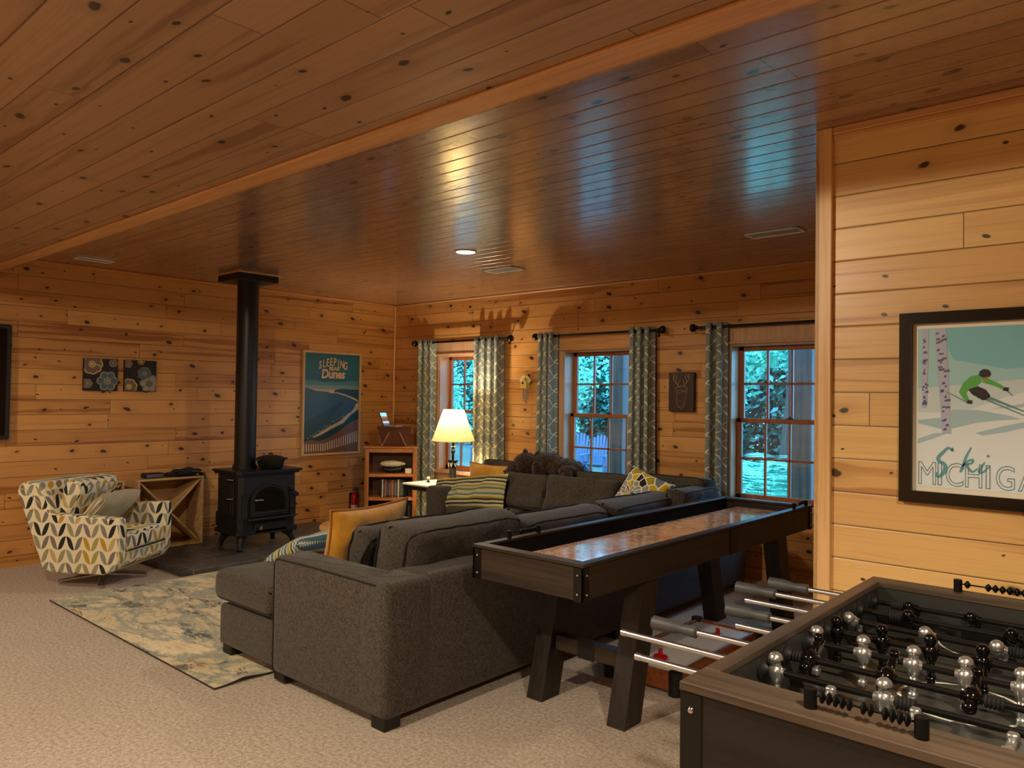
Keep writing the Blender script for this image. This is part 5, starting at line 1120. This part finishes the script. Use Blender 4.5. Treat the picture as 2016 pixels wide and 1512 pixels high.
S([(.48, .56), (.74, .475), (.745, .48), (.50, .572)], .0065, 12); S([(.47, .55), (.72, .458), (.725, .463), (.48, .558)], .0065, 12); S([(.345, .533), (.2, .60), (.203, .604), (.35, .538)], .0065, 12); S([(.60, .61), (.645, .575), (.648, .579), (.606, .614)], .0065, 12)
g2 = G()
def brush(pts, ws, mi):      # a script stroke as a flat ribbon
    pts = [Vector((.018+a*(iw-.036), .018+b*(ih-.036))) for a, b in pts]; L = []; Rr = []
    sm = []; wq = []
    for i in range(len(pts)-1):
        p0, p1, p2, p3 = pts[max(0, i-1)], pts[i], pts[i+1], pts[min(len(pts)-1, i+2)]
        for t_ in (0, .25, .5, .75): sm.append(.5*((2*p1)+(-p0+p2)*t_+(2*p0-5*p1+4*p2-p3)*t_*t_+(-p0+3*p1-3*p2+p3)*t_**3)); wq.append(ws[i]*(1-t_)+ws[i+1]*t_)
    sm.append(pts[-1]); wq.append(ws[-1])
    for i in range(len(sm)):
        d = (sm[min(i+1, len(sm)-1)]-sm[max(0, i-1)]).normalized(); nn_ = Vector((-d.y, d.x)); L.append(sm[i]+nn_*wq[i]/2); Rr.append(sm[i]-nn_*wq[i]/2)
    for i in range(len(sm)-1): poly_on(g, [tuple(L[i]), tuple(L[i+1]), tuple(Rr[i+1]), tuple(Rr[i])], o2, U, V, .0068, mi)
brush([(.245, .255), (.25, .235), (.235, .245), (.215, .25), (.18, .22), (.15, .19), (.155, .165), (.185, .155), (.20, .13), (.185, .095), (.155, .07), (.135, .075), (.14, .095)], [.004, .008, .007, .008, .011, .012, .011, .011, .013, .013, .009, .007, .005], 11)
brush([(.375, .26), (.34, .20), (.315, .13), (.30, .105)], [.004, .008, .009, .006], 11); brush([(.315, .14), (.35, .175), (.385, .185), (.38, .165), (.345, .155), (.365, .125), (.385, .112), (.42, .135)], [.004, .006, .008, .007, .007, .008, .007, .004], 11)
brush([(.465, .175), (.435, .13), (.43, .112), (.455, .115), (.50, .155)], [.004, .009, .008, .006, .003], 11); S([(.475, .215), (.49, .222), (.50, .212), (.485, .203)], .0068, 11)
zt = .006
for i, c_ in enumerate('MICHIGAN'):
    xs_ = (.070, .160, .262, .392, .487, .60, .745, .88)[i]
    text_into(g, c_, .115, Vector(o2)+Vector(U)*(.018+xs_*(iw-.036))+Vector(V)*(.018+.018*(ih-.036))+Vector((0, -.0072, 0)), U, V, 12, .0011, 0, 0, 1, .0004, .74 if c_ not in 'I' else 1.)
g.build('print', [flat(c) for c in IK], t, True)
g = G(); frame(g, iw, ih, .0025, .002, (o2[0], YP-.026, o2[2]), U, V); g.build('inner_lip', M_blackm, t, True)
# deer plaque
t = thing('deer_plaque', 'dark wood plaque with a pale string-art antlered deer head, between the middle and right windows', 'plaque', (-3.20, YW, 1.47))
g = G(); g.box(-3.318, -3.078, YW-.035, YW-.001, 1.305, 1.635, 0, .004); pb = g.build('board', grain('dark walnut board', (62, 38, 24), (44, 26, 17), 2, .5, .6), t, True)
g = G(); C0 = Vector((-3.198, YW-.0365, 1.47)); rnd = random.Random(8)
def on(a, b): return C0+Vector((a, 0, b))
hd = [(-.03, .045), (-.055, .03), (-.06, .015), (-.035, .015), (-.038, -.02), (-.045, -.06), (-.04, -.095), (-.02, -.13), (.0, -.14), (.02, -.13), (.035, -.10), (.04, -.05), (.05, .0), (.06, .03), (.045, .045), (.01, .05)]
g.tube([on(a, b) for a, b in hd], .0016, 5, 0, True)
for k in range(46):
    a, b = rnd.choice(hd), rnd.choice(hd)
    if abs(a[1]-b[1]) < .07: g.tube([on(*a)+Vector((0, -.0006, 0)), on(*b)+Vector((0, -.0006, 0))], .0007, 4)
for s in (-1, 1):
    g.tube([on(s*.02, .05), on(s*.05, .075), on(s*.075, .11), on(s*.07, .15)], .003, 6); g.tube([on(s*.055, .08), on(s*.045, .11), on(s*.035, .135)], .0025, 6); g.tube([on(s*.035, .062), on(s*.022, .085), on(s*.012, .10)], .0022, 6); g.tube([on(s*.074, .115), on(s*.055, .135), on(s*.05, .153)], .0022, 6)
g.build('deer_head', simple('pale gold thread', (176, 142, 92), .6), pb, True)
# bird house chime
t = thing('birdhouse_chime', 'small yellow birdhouse wind chime hanging on the wall between left and middle windows', 'wind chime', (-4.93, YW-.04, 1.50))
g = G(); g.prism([(-.04, 0), (.04, 0), (.04, .055), (0, .10), (-.04, .055)], -.03, .03, 'xz'); g.build('house', simple('pale yellow paint', (214, 190, 110), .6), t)
g = G(); g.slant((-.052, 0, .048), (.003, 0, .108), .075, .006, 0, Vector((0, 1, 0))); g.slant((.052, 0, .048), (-.003, 0, .108), .075, .006, 0, Vector((0, 1, 0))); g.build('roof', simple('cream roof', (226, 208, 140), .6), t)
g = G(); g.cyl((-.008, -.0305, .05), (-.008, -.032, .05), .013, n=12); g.build('doorway', M_blackm, t)
g = G(); g.cyl((0, .0, .10), (0, .0, .16), .0015, n=5); g.cyl((0, .0, .16), (0, .04, .17), .003, n=6); g.build('hanger', M_steel, t)
for k, (x, l) in enumerate(((-.025, .11), (-.008, .14), (.01, .16), (.026, .12))): g = G(); g.cyl((x, 0, -l), (x, 0, -.02), .0045, n=8); g.cyl((x, 0, -.02), (x, 0, 0), .0008, n=4); g.build('chime_tube', M_steel, t)
